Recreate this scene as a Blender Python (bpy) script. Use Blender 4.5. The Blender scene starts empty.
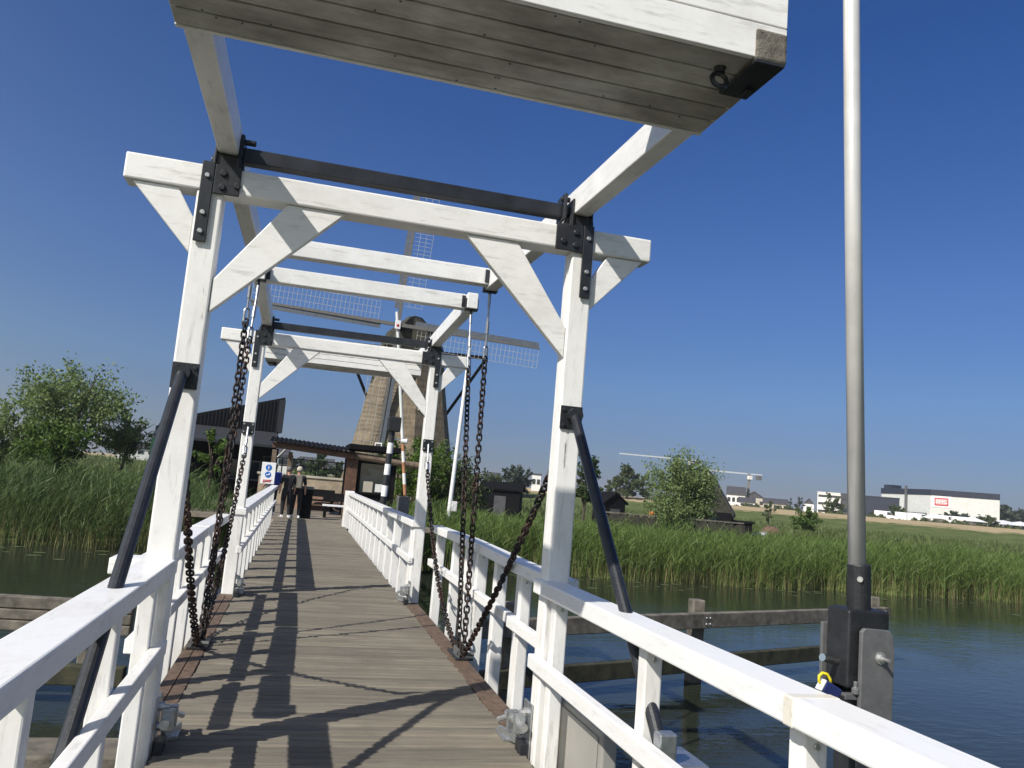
import bpy, bmesh, math, random
import numpy as np
from mathutils import Vector, Matrix
random.seed(7); rng = np.random.default_rng(11)
C = bpy.context.scene.collection
PI = math.pi
# ------------------------------------------------------------------ camera model
F, YAW, PITCH, ROLL, EYE = 802.33, .2477, .128, .085, 1.65
fw = Vector((math.sin(YAW)*math.cos(PITCH), math.cos(YAW)*math.cos(PITCH), math.sin(PITCH)))
r0 = Vector((math.cos(YAW), -math.sin(YAW), 0)); u0 = r0.cross(fw)
ri = r0*math.cos(ROLL)+u0*math.sin(ROLL); up = u0*math.cos(ROLL)-r0*math.sin(ROLL)
def ray(px, py): return fw+ri*((px-512)/F)+up*((384-py)/F)
def at(px, py, d):
    "world point seen in the photograph at (px, py) at horizontal distance d"
    r = ray(px, py); t = d/math.hypot(r.x, r.y); return Vector((r.x*t, r.y*t, EYE+r.z*t))
def bearing(px, d):
    "x, y of a spot d metres away in the compass direction of image column px (horizon row)"
    p = at(px, 443.9+.0854*px, d); return p.x, p.y

# ------------------------------------------------------------------ materials
def new_mat(name):
    m = bpy.data.materials.new(name); m.use_nodes = True
    nt = m.node_tree; b = nt.nodes['Principled BSDF']; return m, nt, b
def N(nt, t, **k):
    n = nt.nodes.new(t)
    for a, v in k.items():
        if a in n.inputs: n.inputs[a].default_value = v
        else: setattr(n, a, v)
    return n
def noise(nt, scale, detail=4, rough=.6, mapping=None, coord='Object'):
    tc = N(nt, 'ShaderNodeTexCoord'); mp = N(nt, 'ShaderNodeMapping')
    if mapping: mp.inputs['Scale'].default_value = mapping
    n = N(nt, 'ShaderNodeTexNoise'); n.inputs['Scale'].default_value = scale
    n.inputs['Detail'].default_value = detail; n.inputs['Roughness'].default_value = rough
    nt.links.new(tc.outputs[coord], mp.inputs[0]); nt.links.new(mp.outputs[0], n.inputs['Vector']); return n
def ramp(nt, src, stops):
    r = N(nt, 'ShaderNodeValToRGB'); e = r.color_ramp.elements
    while len(e) < len(stops): e.new(.5)
    for k, (p, c) in enumerate(stops):
        e[k].position = p; e[k].color = (*c, 1) if len(c) == 3 else c
    nt.links.new(src, r.inputs[0]); return r
def mixc(nt, fac, a, b, mode='MIX'):
    m = N(nt, 'ShaderNodeMix', data_type='RGBA', blend_type=mode)
    for s, i in ((fac, 0), (a, 6), (b, 7)):
        if hasattr(s, 'is_linked'): nt.links.new(s, m.inputs[i])
        elif i == 0: m.inputs[0].default_value = s
        else: m.inputs[i].default_value = (*s, 1)
    return m.outputs[2]
def bump(nt, b, h, strength, dist=.01):
    n = N(nt, 'ShaderNodeBump'); n.inputs['Strength'].default_value = strength; n.inputs['Distance'].default_value = dist
    nt.links.new(h, n.inputs['Height']); nt.links.new(n.outputs[0], b.inputs['Normal'])
def simple(name, col, rough=.6, metal=0, var=.25, scale=6, bmp=0, spec=None):
    m, nt, b = new_mat(name)
    n = noise(nt, scale, 5)
    lo = tuple(c*(1-var) for c in col); hi = tuple(min(1, c*(1+var)) for c in col)
    r = ramp(nt, n.outputs[0], [(.3, lo), (.7, hi)])
    nt.links.new(r.outputs[0], b.inputs['Base Color'])
    b.inputs['Roughness'].default_value = rough; b.inputs['Metallic'].default_value = metal
    if spec is not None: b.inputs['Specular IOR Level'].default_value = spec
    if bmp: bump(nt, b, noise(nt, scale*6, 4).outputs[0], bmp)
    return m
def paint(name, base, dirt, amount, grain=(1, 1, 1), crack=True):
    "weathered white oil paint on timber"
    m, nt, b = new_mat(name)
    a = noise(nt, 2.6, 9, .74, (.6+.4*grain[0], .6+.4*grain[1], .6+.4*grain[2])); f = noise(nt, 28, 6, .7, grain)
    s1 = ramp(nt, a.outputs[0], [(.46, (0, 0, 0)), (.80, (amount*.75,)*3)])
    c = mixc(nt, s1.outputs[0], base, dirt)
    s2 = ramp(nt, f.outputs[0], [(.55, (0, 0, 0)), (.75, (amount*.9,)*3)])
    c = mixc(nt, s2.outputs[0], c, tuple(d*.7 for d in dirt))
    if crack:
        v = noise(nt, 9, 8, .75, (grain[0]*.6, grain[1]*.6, grain[2]*.6)); s3 = ramp(nt, v.outputs[0], [(.325, (.8,)*3), (.36, (0, 0, 0))])
        c = mixc(nt, s3.outputs[0], c, (.10, .09, .075))
    nt.links.new(c, b.inputs['Base Color'])
    rr = ramp(nt, a.outputs[0], [(.3, (.28,)*3), (.7, (.5,)*3)]); nt.links.new(rr.outputs[0], b.inputs['Roughness'])
    bump(nt, b, f.outputs[0], .22, .004)
    return m
W = {}
W['white_x'] = paint('white paint grain across', (.85, .84, .805), (.38, .35, .29), .62, (.12, 1, 1))
W['white_y'] = paint('white paint grain along', (.85, .84, .81), (.38, .35, .29), .62, (1, .12, 1))
W['white_z'] = paint('white paint grain upright', (.855, .845, .81), (.40, .37, .30), .58, (1, 1, .12))
W['white_steel'] = paint('white coated steel rail', (.83, .825, .805), (.45, .41, .33), .38, (1, .2, 1), False)
W['sooty'] = paint('grimy white planks', (.66, .645, .60), (.24, .22, .185), .95, (.5, .5, 1), True)
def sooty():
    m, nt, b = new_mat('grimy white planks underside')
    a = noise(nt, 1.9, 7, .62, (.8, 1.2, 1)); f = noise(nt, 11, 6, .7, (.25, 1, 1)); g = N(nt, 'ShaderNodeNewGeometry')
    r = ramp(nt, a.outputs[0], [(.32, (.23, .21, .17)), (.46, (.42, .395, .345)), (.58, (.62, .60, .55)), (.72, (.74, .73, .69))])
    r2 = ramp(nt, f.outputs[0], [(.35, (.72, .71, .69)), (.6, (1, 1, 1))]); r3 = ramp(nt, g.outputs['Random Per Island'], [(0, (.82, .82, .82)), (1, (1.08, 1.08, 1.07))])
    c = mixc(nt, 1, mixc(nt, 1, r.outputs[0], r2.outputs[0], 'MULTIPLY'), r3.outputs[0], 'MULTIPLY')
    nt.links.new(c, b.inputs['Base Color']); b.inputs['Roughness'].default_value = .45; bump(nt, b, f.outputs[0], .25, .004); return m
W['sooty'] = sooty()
W['black'] = simple('black painted iron', (.018, .02, .024), .42, 0, .4, 8, .15)
W['galv'] = simple('galvanised steel', (.46, .48, .49), .38, .85, .25, 18, .1)
W['bolt'] = simple('bolt head steel', (.55, .55, .53), .4, .8, .2, 30)
W['steel'] = simple('brushed stainless steel', (.62, .62, .60), .24, 1, .08, 4)
W['pole_steel'] = simple('satin galvanised pole', (.60, .59, .56), .32, .2, .12, 5)
W['plate'] = simple('dull grey steel plate', (.15, .152, .152), .5, .3, .18, 22, .1)
W['rod'] = simple('grey rigging rod', (.32, .33, .34), .4, .8, .2, 20)
W['black_plastic'] = simple('black coated housing', (.014, .015, .017), .5, 0, .4, 20, .2)
W['grey_panel'] = simple('light grey cabinet panel', (.34, .33, .30), .45, .1, .08, 3)
W['stain'] = paint('stained white paint at joint', (.74, .70, .61), (.40, .31, .20), .6, (1, 1, 1), False)
W['yellow'] = simple('yellow plastic', (.75, .62, .02), .4)
W['blue'] = simple('navy blue lacquer', (.02, .03, .12), .35)
W['brown_edge'] = simple('reddish brown edge timber', (.115, .076, .050), .75, 0, .45, 14, .3)
W['fender'] = simple('weathered grey fender timber', (.135, .12, .095), .85, 0, .55, 5, .5)
W['old_paling'] = simple('dark weathered palings', (.055, .05, .042), .9, 0, .5, 5, spec=.1)
W['fender_moss'] = simple('mossy wet timber', (.035, .034, .017), .8, 0, .7, 4, .5)
W['beam_end'] = simple('bare weathered beam end', (.15, .135, .11), .85, 0, .5, 18, .6)
def chain_mat():
    m, nt, b = new_mat('rusty chain iron')
    n = noise(nt, 3.5, 6, .7)
    r = ramp(nt, n.outputs[0], [(.44, (.022, .022, .023)), (.6, (.060, .030, .019)), (.75, (.035, .033, .032))])
    nt.links.new(r.outputs[0], b.inputs['Base Color']); b.inputs['Roughness'].default_value = .6; b.inputs['Metallic'].default_value = .45
    return m
W['chain'] = chain_mat()
def deck_mat(name, tone):
    m, nt, b = new_mat(name)
    g = N(nt, 'ShaderNodeNewGeometry')
    n1 = noise(nt, 7, 7, .7, (.35, 6, 1)); n2 = noise(nt, 1.3, 5, .6)
    r = ramp(nt, n1.outputs[0], [(.28, tuple(t*.66 for t in tone)), (.5, tone), (.72, tuple(t*1.28 for t in tone))])
    isl = ramp(nt, g.outputs['Random Per Island'], [(0, (.79, .79, .80)), (.5, (.98, .97, .96)), (1, (1.15, 1.13, 1.09))])
    c = mixc(nt, 1.0, r.outputs[0], isl.outputs[0], 'MULTIPLY')
    st = ramp(nt, n2.outputs[0], [(.52, (0, 0, 0)), (.72, (.5,)*3)])
    c = mixc(nt, st.outputs[0], c, tuple(t*.62 for t in tone))
    nt.links.new(c, b.inputs['Base Color']); b.inputs['Roughness'].default_value = .85
    b.inputs['Specular IOR Level'].default_value = .25
    bump(nt, b, n1.outputs[0], .5, .006)
    return m
W['deck'] = deck_mat('weathered deck planks', (.176, .158, .126))
def thatch():
    m, nt, b = new_mat('thatched reed cladding')
    n = noise(nt, 1.6, 7, .7, (3, 3, .5)); z = noise(nt, 1, 3, .5, (.3, .3, 3.2))
    r = ramp(nt, n.outputs[0], [(.3, (.095, .073, .046)), (.7, (.25, .20, .135))])
    r2 = ramp(nt, z.outputs[0], [(.4, (.75,)*3), (.62, (1.1,)*3)])
    nt.links.new(mixc(nt, 1, r.outputs[0], r2.outputs[0], 'MULTIPLY'), b.inputs['Base Color']); b.inputs['Roughness'].default_value = .95
    bump(nt, b, n.outputs[0], .6, .1)
    return m
W['thatch'] = thatch()
W['thatch_dark'] = simple('dark old thatch', (.040, .038, .027), .95, 0, .5, 2, .5)
W['sail_wood'] = simple('grey sail stock', (.11, .105, .10), .6, 0, .2, 3)
W['sail_white'] = simple('pale sail lattice', (.36, .36, .35), .6, 0, .2, 3)
W['windboard'] = simple('slate blue windboard', (.085, .10, .125), .6, 0, .2, 3)
W['tar'] = simple('black tarred boards', (.007, .007, .008), .85, 0, .5, 7, .3, .1)
W['seam_roof'] = simple('anthracite seamed metal', (.011, .012, .014), .6, 0, .2, 2, 0, .25)
W['grey_roof'] = simple('slate grey porch roof', (.030, .032, .036), .6, 0, .2, 3)
W['green_paint'] = simple('dark green paint', (.006, .05, .022), .4)
W['brown_wood'] = simple('red brown timber', (.10, .05, .028), .7, 0, .4, 6, .3)
W['log'] = simple('grey brown log', (.15, .11, .075), .85, 0, .4, 6, .4)
W['window'] = simple('dark window glass', (.02, .03, .035), .06, 0, .3, 2, 0, .8)
W['brick_tan'] = simple('tan stone masonry', (.33, .27, .19), .9, 0, .35, 3, .4)
W['house_white'] = simple('white rendered wall', (.72, .71, .68), .8, 0, .08, 2)
W['house_grey'] = simple('pale grey cladding', (.60, .61, .58), .7, 0, .08, 1)
W['house_beige'] = simple('beige plaster', (.46, .42, .34), .8, 0, .15, 1)
W['navy'] = simple('dark navy cladding', (.018, .024, .042), .5, 0, .15, 1)
W['slate'] = simple('dark slate roof', (.06, .06, .065), .7, 0, .3, 2)
W['terracotta'] = simple('terracotta', (.28, .10, .045), .8)
W['red'] = simple('sign red', (.50, .04, .05), .5, 0, .05)
W['pink'] = simple('faded pink lettering', (.72, .38, .38), .5, 0, .05)
W['orange'] = simple('orange paint', (.36, .17, .08), .6, 0, .3)
W['sign_blue'] = simple('sign blue', (.02, .14, .50), .4, 0, .05)
W['white_plain'] = simple('white enamel', (.80, .80, .79), .4, 0, .05)
W['rubber'] = simple('black rubber', (.015, .015, .015), .8)
W['skin'] = simple('skin', (.45, .25, .17), .55, 0, .1)
W['cloth_black'] = simple('black cloth', (.012, .012, .014), .9, 0, .3, 20)
W['cloth_navy'] = simple('navy cloth', (.018, .022, .05), .9, 0, .3, 20)
W['cloth_blue'] = simple('bright blue nylon', (.02, .05, .32), .7)
W['cloth_orange'] = simple('orange vest', (.5, .18, .04), .8)
W['cloth_grey'] = simple('grey canvas', (.16, .145, .12), .9)
W['hair_dark'] = simple('dark hair', (.03, .02, .014), .6)
W['hair_grey'] = simple('grey hair', (.10, .09, .085), .6)
W['soil'] = simple('bare brown soil', (.14, .085, .055), .95, 0, .4, 3, .5)
W['bark'] = simple('bark', (.075, .058, .042), .95, 0, .4, 8, .5)
W['hub_red'] = simple('red marker', (.45, .02, .02), .5)
W['crane_hazed'] = simple('hazed white crane paint', (.36, .39, .43), .5, 0, .05)  # white crane paint greyed towards blue, distance haze put into the colour

def leaf_mat(name, c1, c2, c3, rough=.5, trans=.38):
    m, nt, b = new_mat(name)
    g = N(nt, 'ShaderNodeNewGeometry')
    r = ramp(nt, g.outputs['Random Per Island'], [(0, c1), (.5, c2), (1, c3)])
    nt.links.new(r.outputs[0], b.inputs['Base Color']); b.inputs['Roughness'].default_value = rough
    b.inputs['Specular IOR Level'].default_value = .3
    t = N(nt, 'ShaderNodeBsdfTranslucent'); nt.links.new(r.outputs[0], t.inputs[0])
    mx = N(nt, 'ShaderNodeMixShader'); mx.inputs[0].default_value = trans
    o = nt.nodes['Material Output']
    nt.links.new(b.outputs[0], mx.inputs[1]); nt.links.new(t.outputs[0], mx.inputs[2]); nt.links.new(mx.outputs[0], o.inputs[0])
    return m
W['reed'] = leaf_mat('reed leaf', (.062, .108, .024), (.125, .195, .042), (.21, .28, .085), .5, .40)
W['reed_dark'] = leaf_mat('darker reed leaf', (.035, .068, .018), (.075, .13, .033), (.17, .225, .085), .5, .35)  # darker green version of the reed leaf, used left of the bridge
W['reed_dry'] = leaf_mat('dry reed stem', (.19, .155, .075), (.15, .165, .055), (.27, .22, .115), .7, .1)
W['grass'] = leaf_mat('field grass', (.09, .13, .035), (.13, .175, .05), (.17, .20, .075))
W['willow'] = leaf_mat('willow leaf', (.10, .15, .045), (.165, .23, .075), (.24, .30, .13))
W['lime'] = leaf_mat('fresh green leaf', (.05, .10, .012), (.085, .15, .022), (.12, .19, .035))
W['oak'] = leaf_mat('deep green leaf', (.03, .06, .017), (.05, .09, .025), (.075, .12, .036))
W['olive'] = leaf_mat('olive leaf', (.055, .08, .028), (.08, .105, .04), (.11, .135, .055))
W['distant'] = leaf_mat('dusky distant leaf', (.05, .075, .05), (.07, .095, .065), (.09, .115, .08))
W['lily'] = simple('lily pad', (.10, .13, .05), .4)

# ------------------------------------------------------------------ mesh helpers
ORG = {}
class MB:
    def __init__(s): s.v, s.f = [], []
    def add(s, vs, fs):
        o = len(s.v); s.v += [Vector(v) for v in vs]; s.f += [tuple(i+o for i in f) for f in fs]; return s
    def box(s, x0, x1, y0, y1, z0, z1):
        return s.add([(x, y, z) for x in (x0, x1) for y in (y0, y1) for z in (z0, z1)],
                     [(0, 1, 3, 2), (4, 6, 7, 5), (0, 4, 5, 1), (2, 3, 7, 6), (0, 2, 6, 4), (1, 5, 7, 3)])
    def beam(s, a, b, w, h, upv=(0, 0, 1), w1=None, h1=None):
        "rectangular bar from a to b; w across, h along upv"
        a, b = Vector(a), Vector(b); d = (b-a).normalized(); upv = Vector(upv)
        sd = d.cross(upv).normalized(); u = sd.cross(d).normalized(); w1 = w1 or w; h1 = h1 or h
        vs = [p+sd*(i*ww/2)+u*(j*hh/2) for p, ww, hh in ((a, w, h), (b, w1, h1)) for i, j in ((-1, -1), (1, -1), (1, 1), (-1, 1))]
        return s.add(vs, [(3, 2, 1, 0), (4, 5, 6, 7), (0, 1, 5, 4), (1, 2, 6, 5), (2, 3, 7, 6), (3, 0, 4, 7)])
    def tube(s, pts, r, n=8, cap=True, closed=False):
        pts = [Vector(p) for p in pts]; rs = r if isinstance(r, (list, tuple)) else [r]*len(pts); K = len(pts)
        vs = []; ref = None
        for k, p in enumerate(pts):
            if closed: d = pts[(k+1) % K]-pts[k-1]
            else: d = pts[min(k+1, K-1)]-pts[max(k-1, 0)]
            d.normalize()
            if ref is None: ref = d.orthogonal().normalized()
            ref = (ref-d*ref.dot(d)); ref = ref.normalized() if ref.length > 1e-6 else d.orthogonal().normalized()
            e = d.cross(ref)
            vs += [p+(ref*math.cos(2*PI*j/n)+e*math.sin(2*PI*j/n))*rs[k] for j in range(n)]
        fs = [(k*n+j, k*n+(j+1) % n, ((k+1) % K)*n+(j+1) % n, ((k+1) % K)*n+j) for k in range(K if closed else K-1) for j in range(n)]
        if cap and not closed: fs += [tuple(reversed(range(n))), tuple(range((K-1)*n, K*n))]
        return s.add(vs, fs)
    def prism(s, poly, axis, a0, a1):
        "polygon (list of 2-tuples) extruded along axis 0/1/2; remaining axes in order"
        def p3(q, a):
            q = list(q); q.insert(axis, a); return q
        n = len(poly); vs = [p3(q, a0) for q in poly]+[p3(q, a1) for q in poly]
        return s.add(vs, [tuple(range(n)), tuple(range(2*n-1, n-1, -1))]+[(i, i+n, (i+1) % n+n, (i+1) % n) for i in range(n)])
    def lathe(s, c, prof, n=16, axis=(0, 0, 1)):
        q = Vector((0, 0, 1)).rotation_difference(Vector(axis)); c = Vector(c); K = len(prof)
        vs = [c+q @ Vector((r*math.cos(2*PI*j/n), r*math.sin(2*PI*j/n), h)) for r, h in prof for j in range(n)]
        fs = [(k*n+j, k*n+(j+1) % n, (k+1)*n+(j+1) % n, (k+1)*n+j) for k in range(K-1) for j in range(n)]
        return s.add(vs, fs+[tuple(reversed(range(n))), tuple(range((K-1)*n, K*n))])
    def disc(s, c, r, h, axis, n=10): return s.lathe(c, [(r, 0), (r, h*.6), (r*.75, h)], n, axis)
    def build(s, name, mat, parent=None, origin=None, bevel=0, smooth=False, seg=2):
        org = ORG[parent] if parent is not None else Vector(origin if origin is not None else (0, 0, 0))
        me = bpy.data.meshes.new(name); me.from_pydata([v-org for v in s.v], [], s.f)
        bm = bmesh.new(); bm.from_mesh(me); bmesh.ops.recalc_face_normals(bm, faces=bm.faces); bm.to_mesh(me); bm.free()
        me.materials.append(mat)
        o = bpy.data.objects.new(name, me); C.objects.link(o); ORG[o] = org
        if smooth: me.polygons.foreach_set('use_smooth', [True]*len(me.polygons))
        if parent is not None: o.parent = parent
        else: o.location = org
        if bevel:
            b = o.modifiers.new('Bevel', 'BEVEL'); b.width = bevel; b.segments = seg; b.limit_method = 'ANGLE'; b.angle_limit = .6
        return o
def tag(o, label, cat, group=None, kind=None):
    if label: o['label'] = label
    if cat: o['category'] = cat
    if group: o['group'] = group
    if kind: o['kind'] = kind
    return o
def thing(name, label, cat, loc, group=None):
    o = bpy.data.objects.new(name, None); C.objects.link(o); o.location = loc; ORG[o] = Vector(loc)
    o.empty_display_size = .1
    return tag(o, label, cat, group)
def copy_tree(o, parent=None):
    c = o.copy(); C.objects.link(c); c.parent = parent; ORG[c] = ORG[o]
    for ch in list(o.children): copy_tree(ch, c)
    return c
def text_mesh(name, txt, size, mat, parent, loc, xdir, updir, depth=.01):
    cu = bpy.data.curves.new(name, 'FONT'); cu.body = txt; cu.size = size; cu.extrude = depth; cu.align_x = 'CENTER'; cu.align_y = 'CENTER'
    tmp = bpy.data.objects.new('tmp', cu); C.objects.link(tmp)
    me = bpy.data.meshes.new_from_object(tmp); bpy.data.objects.remove(tmp)
    x, u = Vector(xdir).normalized(), Vector(updir).normalized(); n = x.cross(u)
    M = Matrix((x, u, n)).transposed().to_4x4(); M.translation = Vector(loc)-(ORG[parent] if parent else Vector())
    me.transform(M); me.materials.clear(); me.materials.append(mat)
    o = bpy.data.objects.new(name, me); C.objects.link(o); o.parent = parent; ORG[o] = ORG[parent]; return o

# ================================================================== THE DRAWBRIDGE
XC = .506
YN, YF, YM = 5.20, 11.53, 8.37
XL, XR = -.6165, 1.5635                       # deck edges
SIDE = {-1: 'left', 1: 'right'}
def bolt(parent, p, ax=(0, -1, 0), r=.016, h=.014, mat='bolt'):
    mb = MB(); mb.disc(p, r, h, ax, 10); return mb.build('bolt', W[mat], parent)

PS = .96
EYEP = Vector((0, 0, EYE))
def Q(p): return EYEP+(Vector(p)-EYEP)*PS               # drafting coordinates of the portals -> site coordinates
def Qi(p): return EYEP+(Vector(p)-EYEP)/PS
def settle(t): t.location = Q(t.location); t.scale = (PS,)*3
# ---- portals
def portal(Y, which, struts):
    t = thing('bridge_portal', f'white timber portal frame with {which}', 'portal frame', (XC, Y+.08, -1), 'white portal frames of the drawbridge')
    for s in (-1, 1):
        cx = XC+s*1.242
        m = MB(); m.box(cx-.079, cx+.079, Y, Y+.165, -1.4, 3.329)
        m.build('post', W['white_z'], t, bevel=.012)
        # braces
        X = lambda d: XC+s*d
        m = MB(); m.prism([(X(.40), 3.328), (X(.77), 3.328), (X(1.16), 2.775), (X(1.16), 2.565)], 1, Y+.012, Y+.072)
        m.build('brace', W['white_x'], t, bevel=.006)
        m = MB(); m.prism([(X(1.70), 3.328), (X(1.43), 3.328), (X(1.323), 3.15), (X(1.323), 2.925)], 1, Y+.012, Y+.072)
        m.build('brace', W['white_x'], t, bevel=.006)
        # black iron corner plate
        xo = X(1.305); a, b = sorted((xo, xo-s*.075))
        m = MB(); m.box(a, b, Y-.026, Y-.010, 2.995, 3.515)
        a, b = sorted((xo-s*.077, XC+s*(1.03 if s > 0 else 1.07)))
        m.box(a, b, Y-.022, Y-.010, 3.315, 3.505)
        pl = m.build('corner_plate', W['black'], t, bevel=.004)
        for z in (3.06, 3.18, 3.42): bolt(pl, (xo-s*.037, Y-.026, z))
        for dx, z in ((.13, 3.45), (.13, 3.36), (.22, 3.38)): bolt(pl, (xo-s*dx, Y-.022, z), r=.022, mat='black')
        # pivot pedestal under the balance beam
        bx = -.6625 if s < 0 else 1.7225
        m = MB(); m.box(bx-.085, bx+.085, Y+.005, Y+.175, 3.498, 3.585); m.box(bx-.078, bx-.064, Y-.012, Y+.15, 3.50, 3.70); m.box(bx+.064, bx+.078, Y-.012, Y+.15, 3.50, 3.70)
        m.lathe((bx-.10, Y+.07, 3.55), [(.035, 0), (.035, .2)], 12, (1, 0, 0))
        m.build('pivot_bearing', W['black'], t, bevel=.004)
        # strut plate
        m = MB(); m.box(cx-.078, cx+.078, Y-.016, Y-.002, 2.075, 2.235)
        if not struts: m.box(cx-.07, cx+.07, Y-.016, Y-.002, 2.06, 2.07)
        pl = m.build('anchor_plate', W['black'], t, bevel=.004)
        for i in (-1, 1):
            for z in (2.10, 2.205): bolt(pl, (cx+i*.055, Y-.016, z), r=.013, mat='bolt' if not struts else 'black')
        m = MB(); m.box(cx-.05, cx+.05, Y+.166, Y+.185, 2.10, 2.25); m.tube([(cx, Y+.18, 2.15), (cx, Y+.22, 2.13), (cx, Y+.24, 2.17), (cx, Y+.2, 2.19)], .012, 6)
        m.build('chain_eye', W['black'], t)
        if struts:
            x1 = cx+s*.02
            top = Vector((x1-s*.01, Y-.05, 2.17)); bot = Qi((-.70, 2.75, -.02) if s < 0 else (1.645, 2.75, -.02))
            m = MB(); m.tube([top, bot], .034, 14)
            m.lathe((top.x, Y+.0, top.z), [(.05, 0), (.05, .09)], 12, (0, -1, 0))
            m.build('strut', W['black'], t, smooth=False)
            if s < 0: continue
            q0 = top.lerp(bot, .70)
            m = MB()
            m.box(*sorted((q0.x+s*.03, q0.x+s*.20)), q0.y-.14, q0.y+.14, q0.z-.30, q0.z-.10)
            m.box(*sorted((q0.x-s*.045, q0.x+s*.045)), q0.y-.12, q0.y-.05, q0.z-.16, q0.z+.03)
            m.build('strut_bracket', W['galv'], t, bevel=.01)
    m = MB(); m.box(XC-1.752, XC+1.752, Y-.008, Y+.172, 3.330, 3.497)
    m.build('lintel', W['white_x'], t, bevel=.012)
    settle(t); return t
portal(YN, 'black diagonal struts, the one close to the viewer', True)
portal(YF, 'square anchor plates and no struts, standing further along the deck', False)

# ---- balances
def balance(Y, dr, label):
    "dr=+1: counterweight towards the viewer, tips over mid-span; dr=-1 the other way round"
    t = thing('balance_frame', label, 'balance frame', (XC, Y+.08, 3.5), 'balance frames on top of the portals')
    yc = Y+.08
    reach = 2.88 if dr > 0 else 2.62
    zb = lambda y: 3.597+.028*dr*(y-yc)
    tip, back = yc+dr*reach, yc-dr*2.40
    up3 = Vector((0, -.028*dr, 1)).normalized()
    for bx in (-.6625, 1.7225):
        m = MB(); h = .185
        m.beam((bx, back, zb(back)+h/2), (bx, tip, zb(tip)+h/2), .125, h, up3)
        b = m.build('balance_beam', W['white_y'], t, bevel=.008)
        m = MB(); y0, y1 = sorted((tip-dr*.11, tip-dr*.02))
        m.box(bx-.072, bx+.072, y0, y1, zb(tip)-.014, zb(tip)-.001)
        for sx in (-1, 1): m.box(*sorted((bx+sx*.0635, bx+sx*.073)), y0, y1, zb(tip)-.014, zb(tip)+.12)
        m.tube([(bx, tip-dr*.065, zb(tip)-.01), (bx, tip-dr*.065, zb(tip)-.06)], .014, 8)
        m.build('tip_strap', W['black'], b)
    cz = zb(tip)+.015; y0, y1 = sorted((tip-dr*.13, tip-dr*.27))
    m = MB(); m.box(-.60, 1.66, y0, y1, cz, cz+.172)
    m.build('tip_crossbar', W['white_x'], t, bevel=.008)
    for bx in (-.575, 1.635): m = MB(); m.box(bx-.02, bx+.02, y0-.02, y1+.02, cz+.02, cz+.15); m.build('crossbar_bracket', W['black'], t)
    m = MB(); m.box(-.575, 1.585, yc-.03, yc+.06, 3.575, 3.67)
    m.box(-.60, -.575, yc-.07, yc+.10, 3.57, 3.74); m.box(1.585, 1.61, yc-.07, yc+.10, 3.55, 3.74); m.box(1.61, 1.66, yc-.02, yc+.05, 3.60, 3.66)
    for bx, i in ((-.575, 1), (1.635, -1)):
        m.lathe((bx, yc-.04, 3.70), [(.02, 0), (.02, .07*1)], 8, (i, 0, 0))
    m.build('cross_tube', W['black'], t, bevel=.006)
    # counterweight: planked box
    ca, cb = sorted((yc-dr*1.76, yc-dr*2.46)); zc = zb(yc-dr*2.0)-.045
    if dr < 0: ca, cb, zc = yc+1.6, yc+2.3, 3.36
    hw = 1.26; H = .78 if dr > 0 else .42
    m = MB(); n = 5; wd = (cb-ca)/n
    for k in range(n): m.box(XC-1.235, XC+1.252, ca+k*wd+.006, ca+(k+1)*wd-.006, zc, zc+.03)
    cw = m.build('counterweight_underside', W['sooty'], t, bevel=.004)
    m = MB(); hh = (H-.0)/5
    for face in (ca-.028, cb+.002):
        for k in range(5): m.box(XC-1.24, XC+1.258, face, face+.026, zc-.004+k*hh+.003, zc-.004+(k+1)*hh-.003)
    for xx in (XC-1.24, XC+1.233):
        for k in range(5): m.box(xx, xx+.025, ca, cb, zc+.002+k*hh+.003, zc+.002+(k+1)*hh-.003)
    m.build('counterweight_boards', W['white_x'], t, bevel=.003)
    m = MB(); m.box(XC-1.22, XC+1.25, ca+.03, cb-.03, zc+.035, zc+H-.01)
    m.build('counterweight_core', W['tar'], t)
    ye = ca if dr > 0 else cb
    for bx in (-.6625, 1.7225):
        m = MB(); y0, y1 = sorted((ye-dr*.036, ye+dr*.06)); bi = bx-.045 if bx > 0 else bx+.03; m.box(bi-.06, bi+.088 if bx > 0 else bi+.06, y0, y1, zc-.014, zc+.125)
        m.build('beam_end', W['beam_end'], t, bevel=.012)
        m = MB(); y0, y1 = sorted((ye-dr*.04, ye+dr*.26)); m.box(bi-.062, bi+.075, y0, y1, zc-.030, zc-.016)
        m.box(bi+.02, bi+.06, *sorted((ye+dr*.16, ye+dr*.22)), zc-.045, zc-.0305)
        m.build('end_shoe', W['black'], t, bevel=.003)
    m = MB()
    for k in range(24):
        xx = XC-1.2+2.4*random.random(); q = random.randrange(n)
        m.disc((xx, ca+(q+.5)*wd+random.choice((-.05, .05)), zc), .006, .002, (0, 0, -1), 6)
    m.build('nail_heads', W['black'], cw)
    if dr > 0:
        m = MB(); p = [Vector((1.535, 2.93+.0, zc-.055))+Vector((math.cos(a), .25*math.sin(a), math.sin(a)))*.034 for a in [2*PI*k/18 for k in range(18)]]
        m.tube(p, .011, 7, closed=True); m.lathe((1.535, 2.93, zc), [(.028, 0), (.02, .02)], 10, (0, 0, -1))
        m.build('ring_eye', W['black'], t)
    settle(t); return t
balance(YN, 1, 'white balance frame whose big planked counterweight with a ring eye hangs overhead in front')
balance(YF, -1, 'white balance frame whose small counterweight hangs behind the second portal')

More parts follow.
